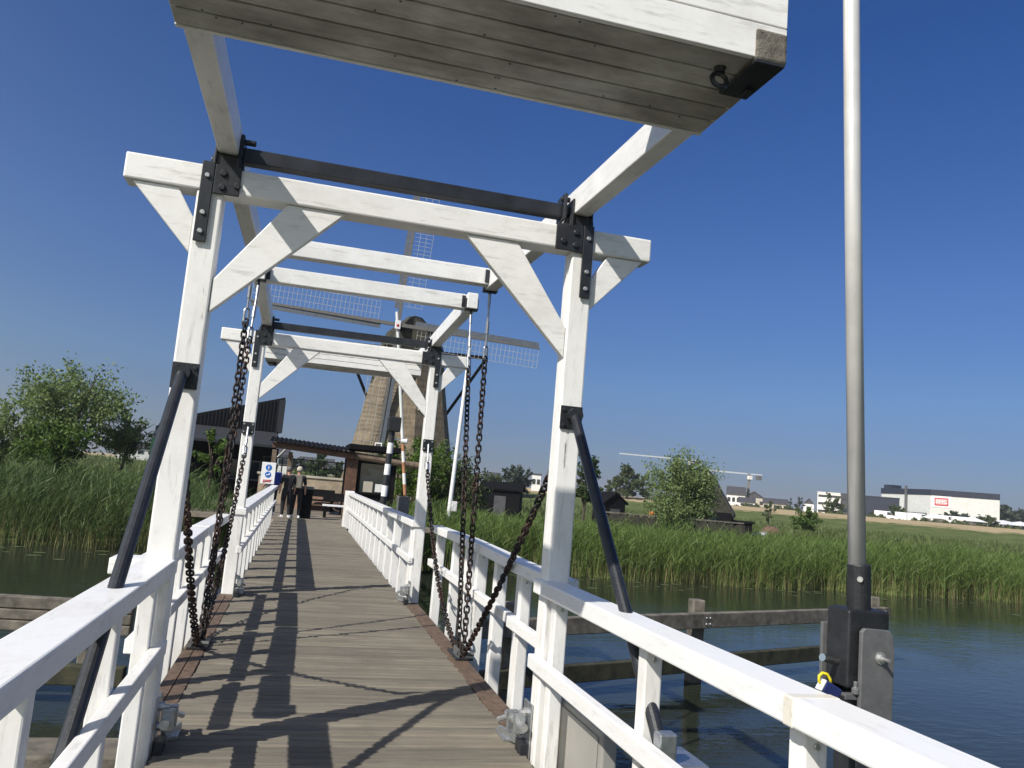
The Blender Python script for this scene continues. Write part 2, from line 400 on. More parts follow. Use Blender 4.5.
# ---- decks
def deck(name, label, y0, y1, lip, w0=XL, w1=XR, group='plank decks of the bridge'):
    t = thing(name, label, 'bridge deck', (XC, (y0+y1)/2, -.2), group)
    m = MB(); y = y0
    while y < y1-.02:
        e = min(y+random.choice((.098, .104, .104, .11)), y1); dz = random.uniform(-.004, .003); g = random.uniform(.005, .009)
        prof = [(y+g, -.012+dz), (y+g+.010, dz), (e-g-.010, dz), (e-g, -.012+dz), (e-g, -.045), (y+g, -.045)]
        jx = random.uniform(-.008, .008)
        m.prism(prof, 0, w0+jx, w1+jx); y = e
    m.build('planks', W['deck'], t)
    m = MB()
    for x in (w0+.12, XC, w1-.12): m.box(x-.06, x+.06, y0+.02, y1-.02, -.32, -.047)
    m.build('girder', W['black'], t)
    if lip:
        for a, b, in ((w0-.19, w0-.006), (w1+.006, w1+.17)):
            m = MB(); mid = (a+b)/2
            m.box(a, mid-.003, y0, y1, -.06, .006); m.box(mid+.003, b, y0, y1, -.06, .004)
            m.build('edge_board', W['brown_edge'], t, bevel=.004)
    else:
        for a, b in ((w0-.30, w0-.012), (w1+.012, w1+.30)):
            m = MB(); m.box(a, b, y0+.02, y1-.02, -.36, -.13); m.build('side_beam', W['black'], t, bevel=.01)
    return t
deck('approach_deck', 'weathered plank deck in the foreground between steel-railed sides', -3.2, 5.20, False)
deck('bridge_leaf', 'plank bascule leaf with brown edge boards between the chains and the first portal', 5.212, 8.292, True)
deck('bridge_leaf', 'plank bascule leaf with brown edge boards just before the second portal', 8.308, 11.04, True)
deck('approach_deck', 'long plank deck leading from the second portal towards the people', 11.052, 27.6, False)

# ---- railings
RG = 'white railings along the bridge'
def railing(label, y0, y1, top, mid, xin, xout, balus, bw=.085, mat='white_y', thick=.09, notch=None, s=1, ends=None):
    "xin/xout: inner and outer x of the handrail"
    t = thing('bridge_railing', label, 'railing', ((xin+xout)/2, (y0+y1)/2, 0), RG)
    a, b = sorted((xin, xout))
    m = MB()
    z0, z1 = top if isinstance(top, tuple) else (top, top)
    def slab(x0, x1, ya, yb):
        za = z0+(z1-z0)*(ya-y0)/(y1-y0); zb_ = z0+(z1-z0)*(yb-y0)/(y1-y0)
        m.add([(x0, ya, za-thick), (x1, ya, za-thick), (x1, ya, za), (x0, ya, za), (x0, yb, zb_-thick), (x1, yb, zb_-thick), (x1, yb, zb_), (x0, yb, zb_)],
              [(0, 1, 2, 3), (7, 6, 5, 4), (0, 4, 5, 1), (1, 5, 6, 2), (2, 6, 7, 3), (3, 7, 4, 0)])
    if notch: slab(a, b, y0, notch); c, d = sorted((xin, xin-s*-.066)); slab(c, d, notch+.0005, y1)
    else: slab(a, b, y0, y1)
    m.build('handrail', W[mat], t, bevel=.008)
    m = MB(); c, d = sorted((xin+s*.0, xin+s*.06)); m.box(c, d, y0, y1, mid-.085, mid)
    m.build('mid_rail', W[mat], t, bevel=.007)
    for y in balus:
        zt = z0+(z1-z0)*(y-y0)/(y1-y0)-thick-.001
        c, d = sorted((xin+s*.062, xin+s*(.062+bw))); m = MB(); m.box(c, d, y-bw/2, y+bw/2, -.30, zt)
        bb = m.build('baluster', W['white_z'], t, bevel=.008)
        bolt(bb, ((c+d)/2, y-bw/2, zt-.06), r=.012, h=.01)
    if ends:
        m = MB(); c, d = sorted((xin-s*.06, xin+s*.20)); m.box(c, d, y1-.02, y1+.75, -.05, z1+.03); m.build('end_post', W['white_z'], t, bevel=.01)
    return t
railing('broad white handrail filling the lower left corner, in front of the first portal', -.6, 5.12, 1.08, .615, -.622, -.80, (1.50, 2.73, 3.96, 4.9), notch=4.983, s=-1)
railing('smooth white handrail running into the lower right corner beside the barrier pole', -.6, 5.12, 1.08, .605, 1.552, 1.722, (1.15, 2.33, 3.52, 4.86), notch=4.983, s=1, mat='white_steel')
railing('short stub of white rail sticking out behind the left post of the first portal', 5.17, 6.30, 1.0, .60, -.80, -.955, (6.05,), s=-1)
railing('short stub of white rail just behind the right post of the first portal', 5.17, 6.32, 1.075, .645, 1.715, 1.885, (5.62, 6.22), s=1)
railing('white leaf railing on the left with the chains hanging inside it, nearer half', 6.36, 8.34, (1.0, 1.03), .60, -.775, -.94, (6.5, 7.25, 8.05), s=-1, bw=.11)
railing('white leaf railing on the right beside the chain anchors, nearer half', 6.36, 8.34, (1.06, 1.085), .63, 1.775, 1.93, (6.5, 7.3, 8.1), s=1, bw=.11)
railing('white leaf railing on the left reaching to the second portal', 8.40, 10.8, (1.03, 1.02), .60, -.775, -.94, (8.7, 9.45, 10.3), s=-1, bw=.11)
railing('white leaf railing on the right ending short of the second portal', 8.40, 10.75, (1.085, 1.07), .63, 1.775, 1.93, (8.65, 9.4, 10.55), s=1, bw=.11)
railing('long white railing on the left that leads up to the sign and the people', 11.05, 27.4, (1.095, 1.08), .605, -.60, -.80, [11.5+1.12*k for k in range(14)], s=-1, bw=.15)
railing('long white railing on the right that ends in a thick white post by the kiosk', 11.05, 25.8, (1.095, 1.08), .605, 1.56, 1.74, [11.5+1.02*k for k in range(14)], s=1, bw=.15, ends=True)

t = [o for o in C.objects if o.get('label', '').startswith('short stub of white rail sticking')][0]
m = MB(); m.box(-1.01, -.80, 5.20, 5.42, .955, 1.05); m.build('rail_shoulder', W['white_x'], t, bevel=.008)
# ---- stained joint in the right handrail
def joint():
    t = [o for o in C.objects if o.get('label', '').startswith('smooth white handrail')][0]
    m = MB(); m.box(1.5505, 1.7235, 2.262, 2.318, .9885, 1.0815); m.build('stained_joint', W['stain'], t, bevel=.006)
joint()
# ---- locking gear at the post feet
def locking_gear(x, y, s, label):
    t = thing('locking_gear', label, 'locking gear', (x, y, 0), 'galvanised locking gear at the post feet')
    m = MB(); m.box(*sorted((x, x+s*.012)), y-.10, y+.07, -.12, .30); p = m.build('back_plate', W['galv'], t, bevel=.004)
    for z in (.02, .13, .24): m = MB(); m.lathe((x, y-.03, z), [(.026, 0), (.026, .03), (.014, .03), (.014, .055)], 8, (-s, 0, 0)); m.build('bolt', W['bolt'], p)
    m = MB(); m.tube([(x-s*.05, y-.14, .17), (x-s*.05, y+.26, .15)], .026, 12); m.tube([(x-s*.05, y+.2, .15), (x-s*.10, y+.30, .10)], .018, 8)
    m.build('locking_pin', W['bolt'], t, smooth=False)
    m = MB(); m.box(*sorted((x-s*.02, x-s*.09)), y-.06, y-.02, .11, .23); m.box(*sorted((x-s*.02, x-s*.09)), y+.10, y+.14, .09, .21)
    m.box(*sorted((x-s*.01, x-s*.10)), y+.14, y+.36, .0, .025); m.beam((x-s*.03, y+.05, .05), (x-s*.09, y+.30, .03), .03, .06)
    m.build('guide_bracket', W['galv'], t, bevel=.004)
    m = MB(); m.box(*sorted((x-s*.005, x-s*.055)), y-.12, y+.02, -.10, .07); m.build('latch_block', W['black'], t, bevel=.006)
locking_gear(-.620, 5.16, -1, 'galvanised locking gear at the foot of the left post of the first portal')
locking_gear(1.585, 5.16, 1, 'galvanised locking gear at the foot of the right post of the first portal')
locking_gear(-.620, 10.95, -1, 'galvanised locking gear at the foot of the left post of the second portal')
locking_gear(1.585, 10.95, 1, 'galvanised locking gear at the foot of the right post of the second portal')

# ---- chains
def link_pts(c, d, sd, L, w, n=14):
    r = w/2; out = []
    for k in range(n):
        a = 2*PI*k/n; x, y = math.cos(a)*r, math.sin(a)*r
        out.append(c+sd*x+d*(y+(L/2-r)*(1 if y > 0 else -1)))
    return out
def chain(label, top, bot, rod, sag=0, L=.074, wr=.0092, grow=1):
    top, bot = Vector(top), Vector(bot)
    t = thing('hanging_chain', label, 'chain', bot, 'rusty chains that hang down to the deck edge')
    d = (bot-top).normalized() if not sag else Vector((0, (bot.y-top.y)*.12, -1)).normalized()
    re = top+d*rod
    m = MB(); m.tube([top+Vector((0, 0, .02)), top+d*.10], .016, 8); m.tube([top+d*.10, re-d*.10], .011, 8)
    m.tube([top+d*(rod*.42), top+d*(rod*.62)], .019, 8); m.build('turnbuckle', W['rod'], t)
    m = MB(); m.tube(link_pts(re-d*.04, d, d.orthogonal().normalized(), .14, .055), .012, 7, closed=True); m.build('shackle', W['galv'], t)
    m = MB(); pitch = L-2*wr*1.02; tot = (bot-re).length; n = max(3, int(tot/pitch*(1+.5*sag*sag)))
    pts = [re.lerp(bot, k/n)-Vector((0, 0, sag*4*(k/n)*(1-k/n))) for k in range(n+1)]
    tw = random.random()*PI
    for k in range(n):
        a, b = pts[k], pts[k+1]; dd = (b-a).normalized(); o = dd.orthogonal().normalized()
        tw += random.uniform(-.22, .22)
        sd = Matrix.Rotation(tw+(PI/2 if k % 2 else 0), 3, dd) @ o
        m.tube(link_pts((a+b)/2, dd, sd, (b-a).length+2*wr*1.02, .050), wr*grow, 6, closed=True)
    m.build('chain_links', W['chain'], t, smooth=True)
AL, AR = (-.70, 7.86, .03), (1.69, 7.76, .03)
def off(p, dx=0, dy=0, dz=0): return (p[0]+dx, p[1]+dy, p[2]+dz)
chain('rusty chain from the tip of the overhead counterweight beam down the left side', Q((-.6625, 8.09, 3.62)), off(AL, .03, .04), .55)
chain('rusty chain on the right under the darker rod of the overhead counterweight beam', Q((1.7225, 8.09, 3.62)), off(AR, .03, .04), .62)
chain('rusty chain down the left side, the more inward of the tight pair of upright chains', Q((-.6625, 9.06, 3.60)), off(AL, .0, .14), .58)
chain('rusty chain down the right side from the end-grain beam tip, under the paler rod', Q((1.7225, 9.06, 3.60)), off(AR, .0, .14), .62)
chain('thick rusty chain slanting from behind the left post of the first portal', Q((-.735, 5.42, 2.15)), off(AL, 0, -.06), .35, .1)
chain('thick rusty chain slanting from behind the right post of the first portal', Q((1.748, 5.42, 2.15)), off(AR, 0, -.06), .35, .06)
chain('rusty chain drooping from the square plate on the left post of the second portal', Q((-.735, 11.49, 2.14)), off(AL, 0, .22), .35, .32)
chain('rusty chain drooping from the square plate on the right post of the second portal', Q((1.748, 11.49, 2.14)), off(AR, 0, .22), .35, .32)
for p, lab in ((AL, 'dark iron chain anchor on the left brown edge board'), (AR, 'dark iron chain anchor on the right brown edge board')):
    t = thing('chain_anchor', lab, 'chain anchor', p, 'chain anchors at mid span')
    m = MB(); m.box(p[0]-.08, p[0]+.09, p[1]-.14, p[1]+.30, .007, .028); m.build('base_plate', W['black'], t, bevel=.004)
    m = MB()
    for dy in (-.08, .03, .14, .24): m.tube(link_pts(Vector((p[0], p[1]+dy, .05)), Vector((.25, 0, 1)).normalized(), Vector((0, 1, 0)), .13, .07), .012, 7, closed=True)
    m.build('shackle', W['chain'], t)
    m = MB(); m.box(p[0]-.06, p[0]-.04, p[1]-.12, p[1]+.1, .028, .10); m.tube([(p[0]-.06, p[1]-.1, .06), (p[0]+.10, p[1]-.1, .06)], .02, 8); m.build('lug', W['plate'], t)

# ---- raised barrier pole by the right rail
def barrier():
    b = Vector((1.955, 2.5, 0))
    t = thing('barrier_pole', 'tall raised steel barrier pole in a black socket outside the right handrail', 'barrier', b)
    m = MB(); m.tube([(1.953, 2.5, 1.44), (1.880, 2.5, 3.0), (1.698, 2.5, 7.2)], .0305, 24); m.build('pole', W['pole_steel'], t, smooth=True)
    m = MB(); m.lathe((1.964, 2.5, 1.315), [(.040, 0), (.040, .165), (.037, .17)], 24, (-.03, 0, 1)); c = m.build('socket_collar', W['black_plastic'], t)
    m = MB(); m.lathe((1.945, 2.47, 1.435), [(.010, 0), (.010, .014)], 10, (-.75, -.65, 0)); m.build('collar_bolt', W['bolt'], c)
    m = MB(); m.box(1.878, 2.045, 2.44, 2.56, 1.07, 1.332); m.box(1.935, 2.045, 2.44, 2.56, .80, 1.07); m.box(1.878, 1.935, 2.54, 2.56, .96, 1.07)
    m.build('housing', W['black_plastic'], t, bevel=.012, seg=3)
    p = [(1.908, .55), (2.03, .55), (2.044, 1.20), (2.038, 1.255), (2.022, 1.272), (1.925, 1.276), (1.912, 1.264)]
    m = MB(); m.prism(p, 1, 2.412, 2.430); sp = m.build('side_plate', W['plate'], t, bevel=.003)
    m = MB(); m.lathe((1.985, 2.411, 1.18), [(.021, 0), (.021, .004), (.012, .004), (.012, .014), (.006, .014), (.006, .045)], 12, (0, -1, 0)); m.build('bolt', W['bolt'], sp)
    m = MB(); m.box(1.866, 1.95, 2.563, 2.577, .95, 1.27); m.build('rear_plate', W['plate'], t, bevel=.002)
    m = MB(); m.tube([(1.885, 2.50, 1.145), (1.80, 2.47, 1.165)], .013, 14); m.build('handle_pin', W['steel'], t)
    m = MB(); m.box(1.90, 1.93, 2.45, 2.53, .62, 1.0); m.box(1.865, 1.925, 2.43, 2.46, 1.035, 1.055); m.lathe((1.905, 2.43, 1.055), [(.014, 0), (.014, .02), (.008, .022), (.008, .042)], 8, (0, 0, 1))
    m.build('hasp', W['plate'], t, bevel=.004)
    k = thing('padlock', 'blue padlock with a yellow shackle hanging on the barrier hasp', 'padlock', (1.86, 2.43, 1.0))
    D = Vector((-.080, -.01, .036))
    m = MB(); m.beam(Vector((1.852, 2.44, 1.045))+D, Vector((1.915, 2.44, 1.012))+D, .03, .048, (0, 0, 1)); m.build('body', W['blue'], k, bevel=.006)
    m = MB(); m.beam(Vector((1.846, 2.44, 1.050))+D, Vector((1.853, 2.44, 1.046))+D, .032, .04, (0, 0, 1)); m.build('end_cap', W['white_plain'], k, bevel=.003)
    m = MB(); q = [(1.852, 2.44, 1.045), (1.835, 2.44, 1.062), (1.835, 2.44, 1.085), (1.852, 2.44, 1.098), (1.875, 2.44, 1.093), (1.892, 2.44, 1.072), (1.897, 2.44, 1.05)]
    m.tube([Vector((1.86, 2.44, 1.05)).lerp(Vector(v), .75)+D for v in q], .005, 8); m.build('shackle', W['yellow'], k, smooth=True)
barrier()
t = thing('control_cabinet', 'light grey metal cabinet under the right rail beside the first portal', 'cabinet', (1.9, 4.7, -.6))
m = MB(); m.box(1.77, 1.86, 4.3, 5.08, -.75, .36); m.build('case', W['grey_panel'], t, bevel=.012)
m = MB(); m.box(1.762, 1.768, 4.36, 5.02, -.6, .32); m.build('door', W['grey_panel'], t, bevel=.002)

# ---- mooring fenders
def fender(label, pts, levels, posts, ptop, mats):
    a, b = Vector(pts[0]), Vector(pts[1])
    t = thing('mooring_fender', label, 'fender', (a.x, a.y, -1.6), 'timber mooring fenders in the water')
    for z0, z1, mm in levels:
        m = MB(); m.beam((a.x, a.y, (z0+z1)/2), (b.x, b.y, (z0+z1)/2), .16, z1-z0); m.build('rail', W[mm], t, bevel=.015)
    d = (b-a).normalized(); s = Vector((-d.y, d.x, 0))
    for p in posts:
        c = a+d*p+s*.21; m = MB(); m.box(c.x-.12, c.x+.12, c.y-.12, c.y+.12, -3, ptop); q = m.build('pile', W[mats], t, bevel=.02)
        for i in (-1, 1):
            for z in (levels[0][0]+.08, levels[0][1]-.08): bolt(q, Vector((c.x, c.y, z))-s*.292+d*(i*.05), -s, .018, .02)
fender('grey two-rail fender angling away to the right with square piles, behind the barrier pole', (2.6, 11.95, 0), ((-.72, -.42, 'fender'), (-1.42, -1.12, 'fender_moss')), (0, 0), 0, 'fender') if 0 else None
fender('grey two-rail fender angling away to the right with square piles, behind the barrier pole', ((2.7, 11.9, 0), (13.3, 15.98, 0)), ((-.60, -.33, 'fender'), (-1.36, -1.08, 'fender_moss')), (.9, 5.15, 11.1), -.12, 'fender')
fender('bleached horizontal fender planks at the left edge beyond the broad handrail', ((-12, 12.6, 0), (-1.9, 11.8, 0)), ((-.42, -.27, 'fender'), (-.56, -.43, 'fender'), (-.70, -.57, 'fender'), (-1.35, -1.1, 'fender_moss')), (1.5, 5.5, 9.6), -.3, 'fender')
t = thing('fender_timber', 'low mossy timber sill below the left railing at the abutment', 'timber', (-2, 7.7, -1.6))
m = MB(); m.box(-5, -1.15, 7.45, 7.95, -1.0, -.80); m.build('top_board', W['fender'], t, bevel=.02)
m = MB(); m.box(-5, -1.2, 7.55, 7.85, -2.2, -1.002); m.build('wall_planks', W['fender_moss'], t)

# ================================================================== GROUND, WATER, VEGETATION
def sm(a, b, x): 
    t = np.clip((x-a)/(b-a), 0, 1); return t*t*(3-2*t)
def land_h(x, y):
    x = np.asarray(x, float); y = np.asarray(y, float)
    r = np.hypot(x, y); ang = np.degrees(np.arctan2(x, y))
    h = np.full_like(x, -1.25)
    edge = 30.6+.35*np.sin(x*.9)+.25*np.sin(x*2.3+1)
    h = h-1.2*(1-sm(-.6, .9, y-edge))
    h = h+(1.2+.05*0)*sm(26.2, 28.0, y)*np.maximum(sm(-14, -8, x)*(1-sm(4.8, 7.5, x))*sm(31, 33.5, y), sm(-1.7, -1.0, x)*(1-sm(2.0, 3.0, x)))*(1-.0*y)
    h = h+3.2*sm(150, 205, r)*sm(-2, 4, ang)+2.2*sm(90, 180, r)*(1-sm(-2, 4, ang))
    back = sm(2.0, 5.0, -y); h = np.maximum(h, -2.6+2.4*back)
    return h
def ground():
    xs = np.concatenate([np.linspace(-1500, -120, 12), np.linspace(-100, -32, 12), np.arange(-30, 60, .9), np.linspace(62, 240, 44), np.linspace(280, 2200, 14)])
    ys = np.concatenate([np.linspace(-400, -10, 10), np.arange(-8, 0, 1), [6, 14, 22], np.arange(25, 60, .7), np.linspace(61, 260, 60), np.linspace(300, 2500, 14)])
    X, Y = np.meshgrid(xs, ys); Z = land_h(X, Y); nx, ny = len(xs), len(ys)
    me = bpy.data.meshes.new('ground'); idx = np.arange(nx*ny).reshape(ny, nx)
    f = np.stack([idx[:-1, :-1], idx[:-1, 1:], idx[1:, 1:], idx[1:, :-1]], -1).reshape(-1, 4)
    me.from_pydata(np.stack([X, Y, Z], -1).reshape(-1, 3).tolist(), [], f.tolist())
    me.polygons.foreach_set('use_smooth', [True]*len(me.polygons))
    m, nt, b = new_mat('meadow ground')
    n = noise(nt, .25, 8, .65); n2 = noise(nt, 6, 5, .7)
    g1 = ramp(nt, n.outputs[0], [(.35, (.075, .10, .03)), (.55, (.115, .14, .045)), (.75, (.165, .165, .07))])
    g2 = ramp(nt, n2.outputs[0], [(.3, (.6,)*3), (.7, (1.25,)*3)])
    c = mixc(nt, 1, g1.outputs[0], g2.outputs[0], 'MULTIPLY')
    # dry mown band on the far dike
    geo = N(nt, 'ShaderNodeNewGeometry'); mul = N(nt, 'ShaderNodeVectorMath', operation='MULTIPLY'); mul.inputs[1].default_value = (1, 1, 0)
    ln = N(nt, 'ShaderNodeVectorMath', operation='LENGTH'); nt.links.new(geo.outputs['Position'], mul.inputs[0]); nt.links.new(mul.outputs[0], ln.inputs[0])
    wob = N(nt, 'ShaderNodeMath', operation='MULTIPLY_ADD'); wob.inputs[1].default_value = 26; nt.links.new(n.outputs[0], wob.inputs[0]); nt.links.new(ln.outputs['Value'], wob.inputs[2])
    mr = N(nt, 'ShaderNodeMapRange'); mr.inputs[1].default_value = 196; mr.inputs[2].default_value = 201; nt.links.new(wob.outputs[0], mr.inputs[0])
    dry = ramp(nt, n2.outputs[0], [(.3, (.34, .26, .15)), (.7, (.44, .35, .21))])
    c = mixc(nt, mr.outputs[0], c, dry.outputs[0])
    nt.links.new(c, b.inputs['Base Color']); b.inputs['Roughness'].default_value = .95; b.inputs['Specular IOR Level'].default_value = .1
    bump(nt, b, n2.outputs[0], .6, .1)
    me.materials.append(m); o = bpy.data.objects.new('ground', me); C.objects.link(o); o['kind'] = 'structure'
ground()
def water():
    m, nt, b = new_mat('canal water')
    b.inputs['Base Color'].default_value = (.022, .027, .018, 1); b.inputs['Roughness'].default_value = .04; b.inputs['IOR'].default_value = 1.24
    n = noise(nt, 2.2, 4, .55, (1, 2.2, 1)); n2 = noise(nt, .35, 3, .5)
    a = N(nt, 'ShaderNodeMath', operation='MULTIPLY'); nt.links.new(n.outputs[0], a.inputs[0]); 
    mr = N(nt, 'ShaderNodeMapRange'); mr.inputs[1].default_value = .35; mr.inputs[2].default_value = .65; mr.inputs[3].default_value = .25; nt.links.new(n2.outputs[0], mr.inputs[0]); nt.links.new(mr.outputs[0], a.inputs[1])
    bump(nt, b, a.outputs[0], .28, .06)
    mb = MB(); mb.add([(-300, -60, -1.6), (300, -60, -1.6), (300, 34, -1.6), (-300, 34, -1.6)], [(0, 1, 2, 3)])
    o = mb.build('water', m); o['kind'] = 'structure'
water()
def path():
    mb = MB(); mb.box(-3.4, 4.6, 27.62, 46, -.12, .02)
    o = mb.build('path', simple('worn brick path', (.20, .17, .13), .9, 0, .3, 5, .3)); o['kind'] = 'structure'
    mb = MB(); mb.box(-1.3, 2.3, 26.3, 27.58, -2.4, -.02)
    o = mb.build('bridge_abutment', W['brick_tan']); tag(o, 'stone abutment under the far end of the long plank deck', 'abutment')
path()

def mesh_np(name, V, Fq, mat, kind=None):
    me = bpy.data.meshes.new(name); nv, nf = len(V), len(Fq)
    me.vertices.add(nv); me.vertices.foreach_set('co', V.astype(np.float32).ravel())
    me.loops.add(nf*4); me.loops.foreach_set('vertex_index', Fq.astype(np.int32).ravel())
    me.polygons.add(nf); me.polygons.foreach_set('loop_start', np.arange(0, nf*4, 4, dtype=np.int32))
    me.update(calc_edges=True); me.validate(); me.materials.append(mat)
    o = bpy.data.objects.new(name, me); C.objects.link(o)
    if kind: o['kind'] = kind
    return o
def strips(base, direc, length, width, bend, seg):
    "curved tapering blades: base Nx3, direc Nx3 start direction, bend Nx3 pull added along the blade"
    n = len(base); t = np.linspace(0, 1, seg+1)
    P = base[:, None]+direc[:, None]*(length[:, None]*t)[..., None]+bend[:, None]*(length[:, None]*t*t)[..., None]
    side = np.cross(direc, rng.normal(size=(n, 3))); side /= np.linalg.norm(side, axis=1, keepdims=True)+1e-9
    w = width[:, None]*(1-.85*t**1.5)
    A = P-side[:, None]*w[..., None]; B = P+side[:, None]*w[..., None]
    V = np.stack([A, B], 2).reshape(-1, 3)
    o = (np.arange(n)*(seg+1)*2)[:, None]+np.arange(seg)*2
    Fq = np.stack([o, o+1, o+3, o+2], -1).reshape(-1, 4)
    return V, Fq
def reeds():
    pos = []; hs = []
    def scatter(x0, x1, y0, y1, dens, h0, h1):
        n = int((x1-x0)*(y1-y0)*dens); x = rng.uniform(x0, x1, n); y = rng.uniform(y0, y1, n)
        edge = 30.25+.35*np.sin(x*.9)+.25*np.sin(x*2.3+1)+.3*np.sin(x*.31)
        ok = (y > edge) & ~((x > -3.6) & (x < 5.0) & (y > 27))
        pos.append(np.stack([x[ok], y[ok]], 1)); hs.append((rng.uniform(h0, h1, n)+.22*np.sin(x*.7)*np.sin(y*.8+x*.23))[ok])
    scatter(-19, -3, 30, 33, 36, 1.35, 2.25); scatter(-24, -3, 33, 42, 13, 1.25, 1.65)
    scatter(3, 46, 30, 33, 38, 1.15, 1.98); scatter(4.8, 55, 33, 38, 15, 1.05, 1.42); scatter(5, 75, 38, 56, 6, .65, .98)
    # along both sides of the far approach
    n = 900; x = np.where(rng.random(n) < .5, rng.uniform(-4.2, -1.5, n), rng.uniform(2.5, 6.5, n)); y = rng.uniform(28.0, 31.5, n)
    pos.append(np.stack([x, y], 1)); hs.append(rng.uniform(1.5, 2.1, n))
    P = np.concatenate(pos); H = np.concatenate(hs); n = len(P)
    zb = np.maximum(np.minimum(land_h(P[:, 0], P[:, 1]), -.75), -1.62); zb = np.where((P[:, 1] < 31.6) & (P[:, 0] > -4.3) & (P[:, 0] < 6.6), -1.45, zb)
    base = np.stack([P[:, 0], P[:, 1], zb], 1)
    lean = rng.normal(0, .07, (n, 3)); lean[:, 0] += .05; lean[:, 2] = 1
    zero = np.zeros((n, 3)); bend = np.stack([rng.normal(.08, .07, n), rng.normal(0, .07, n), zero[:, 0]-.03], 1)
    Vs, Fs, k = [], [], 0
    def addp(V, Fq):
        nonlocal k
        Vs.append(V); Fs.append(Fq+k); k += len(V)
    addp(*strips(base, lean, H, np.full(n, .011), bend, 3))
    for j in range(7):
        t = rng.uniform(.2, .98, n)
        q = base+lean*(H*t)[:, None]+bend*(H*t*t)[:, None]
        a = rng.uniform(0, 2*PI, n); out = np.stack([np.cos(a)*.38+.12, np.sin(a)*.38, rng.uniform(.7, 1.3, n)], 1)
        out /= np.linalg.norm(out, axis=1, keepdims=True)
        L = rng.uniform(.3, .68, n); bd = np.stack([np.cos(a)*.25+.12, np.sin(a)*.25, -rng.uniform(.0, .5, n)], 1)
        far = np.clip((P[:, 1]-30)/14, 0, 1.2)
        addp(*strips(q, out, L, .0105+.010*far, bd, 3))
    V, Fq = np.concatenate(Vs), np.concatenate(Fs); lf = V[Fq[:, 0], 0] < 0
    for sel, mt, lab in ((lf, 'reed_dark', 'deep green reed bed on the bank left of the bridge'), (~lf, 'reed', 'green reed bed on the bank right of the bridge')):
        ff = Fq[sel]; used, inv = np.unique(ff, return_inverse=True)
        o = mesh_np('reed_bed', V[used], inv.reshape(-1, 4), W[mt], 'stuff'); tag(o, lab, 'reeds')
    m = (P[:, 1] < 33); B = base[m]; nb = len(B); B = np.repeat(B, 2, 0)+rng.normal(0, .08, (nb*2, 3))*np.array([1, 1, 0])
    l2 = rng.normal(0, .09, (nb*2, 3)); l2[:, 2] = 1
    V, Fq = strips(B, l2, rng.uniform(.35, 1.05, nb*2), np.full(nb*2, .008), np.zeros((nb*2, 3)), 2)
    o = mesh_np('dry_reed_stems', V, Fq, W['reed_dry'], 'stuff'); tag(o, 'pale dead reed stems at the waterline below the green reeds', 'reeds')
    # meadow tufts behind
    n = 16000; r = rng.uniform(0, 1, n)**.8*110+44; a = rng.uniform(math.radians(-24), math.radians(50), n); x, y = r*np.sin(a), r*np.cos(a)
    ok = (y > 40) & ~((x > -5) & (x < 6.5) & (y < 48)); x, y, r = x[ok], y[ok], r[ok]; n = len(x)
    b = np.stack([x, y, land_h(x, y)-.02], 1); Vs, Fs, k = [], [], 0
    for j in range(4):
        l = rng.normal(0, .35, (n, 3)); l[:, 2] = 1
        addp(*strips(b+rng.normal(0, .25, (n, 3))*np.array([1, 1, 0]), l, rng.uniform(.25, .6, n)*(1+r/200), .02+r*.0006, rng.normal(0, .2, (n, 3)), 2))
    o = mesh_np('meadow_grass', np.concatenate(Vs), np.concatenate(Fs), W['grass'], 'stuff'); tag(o, 'rough meadow grass behind the reed bed', 'grass')
    # lily pads near the banks
    mb = MB()
    for i in range(150):
        x = random.choice((random.uniform(-16, -4), random.uniform(8, 44), random.uniform(8, 44))); y = 30.1-abs(random.gauss(0, 1.6)); rr = random.uniform(.07, .16)
        mb.add([(x+rr*math.cos(a)*1.3, y+rr*math.sin(a), -1.594+.001*(i % 4)) for a in [2*PI*j/9 for j in range(9)]], [tuple(range(9))])
    o = mb.build('lily_pads', W['lily']); tag(o, 'floating lily pads in front of the reeds', 'lily pads', kind='stuff')
reeds()

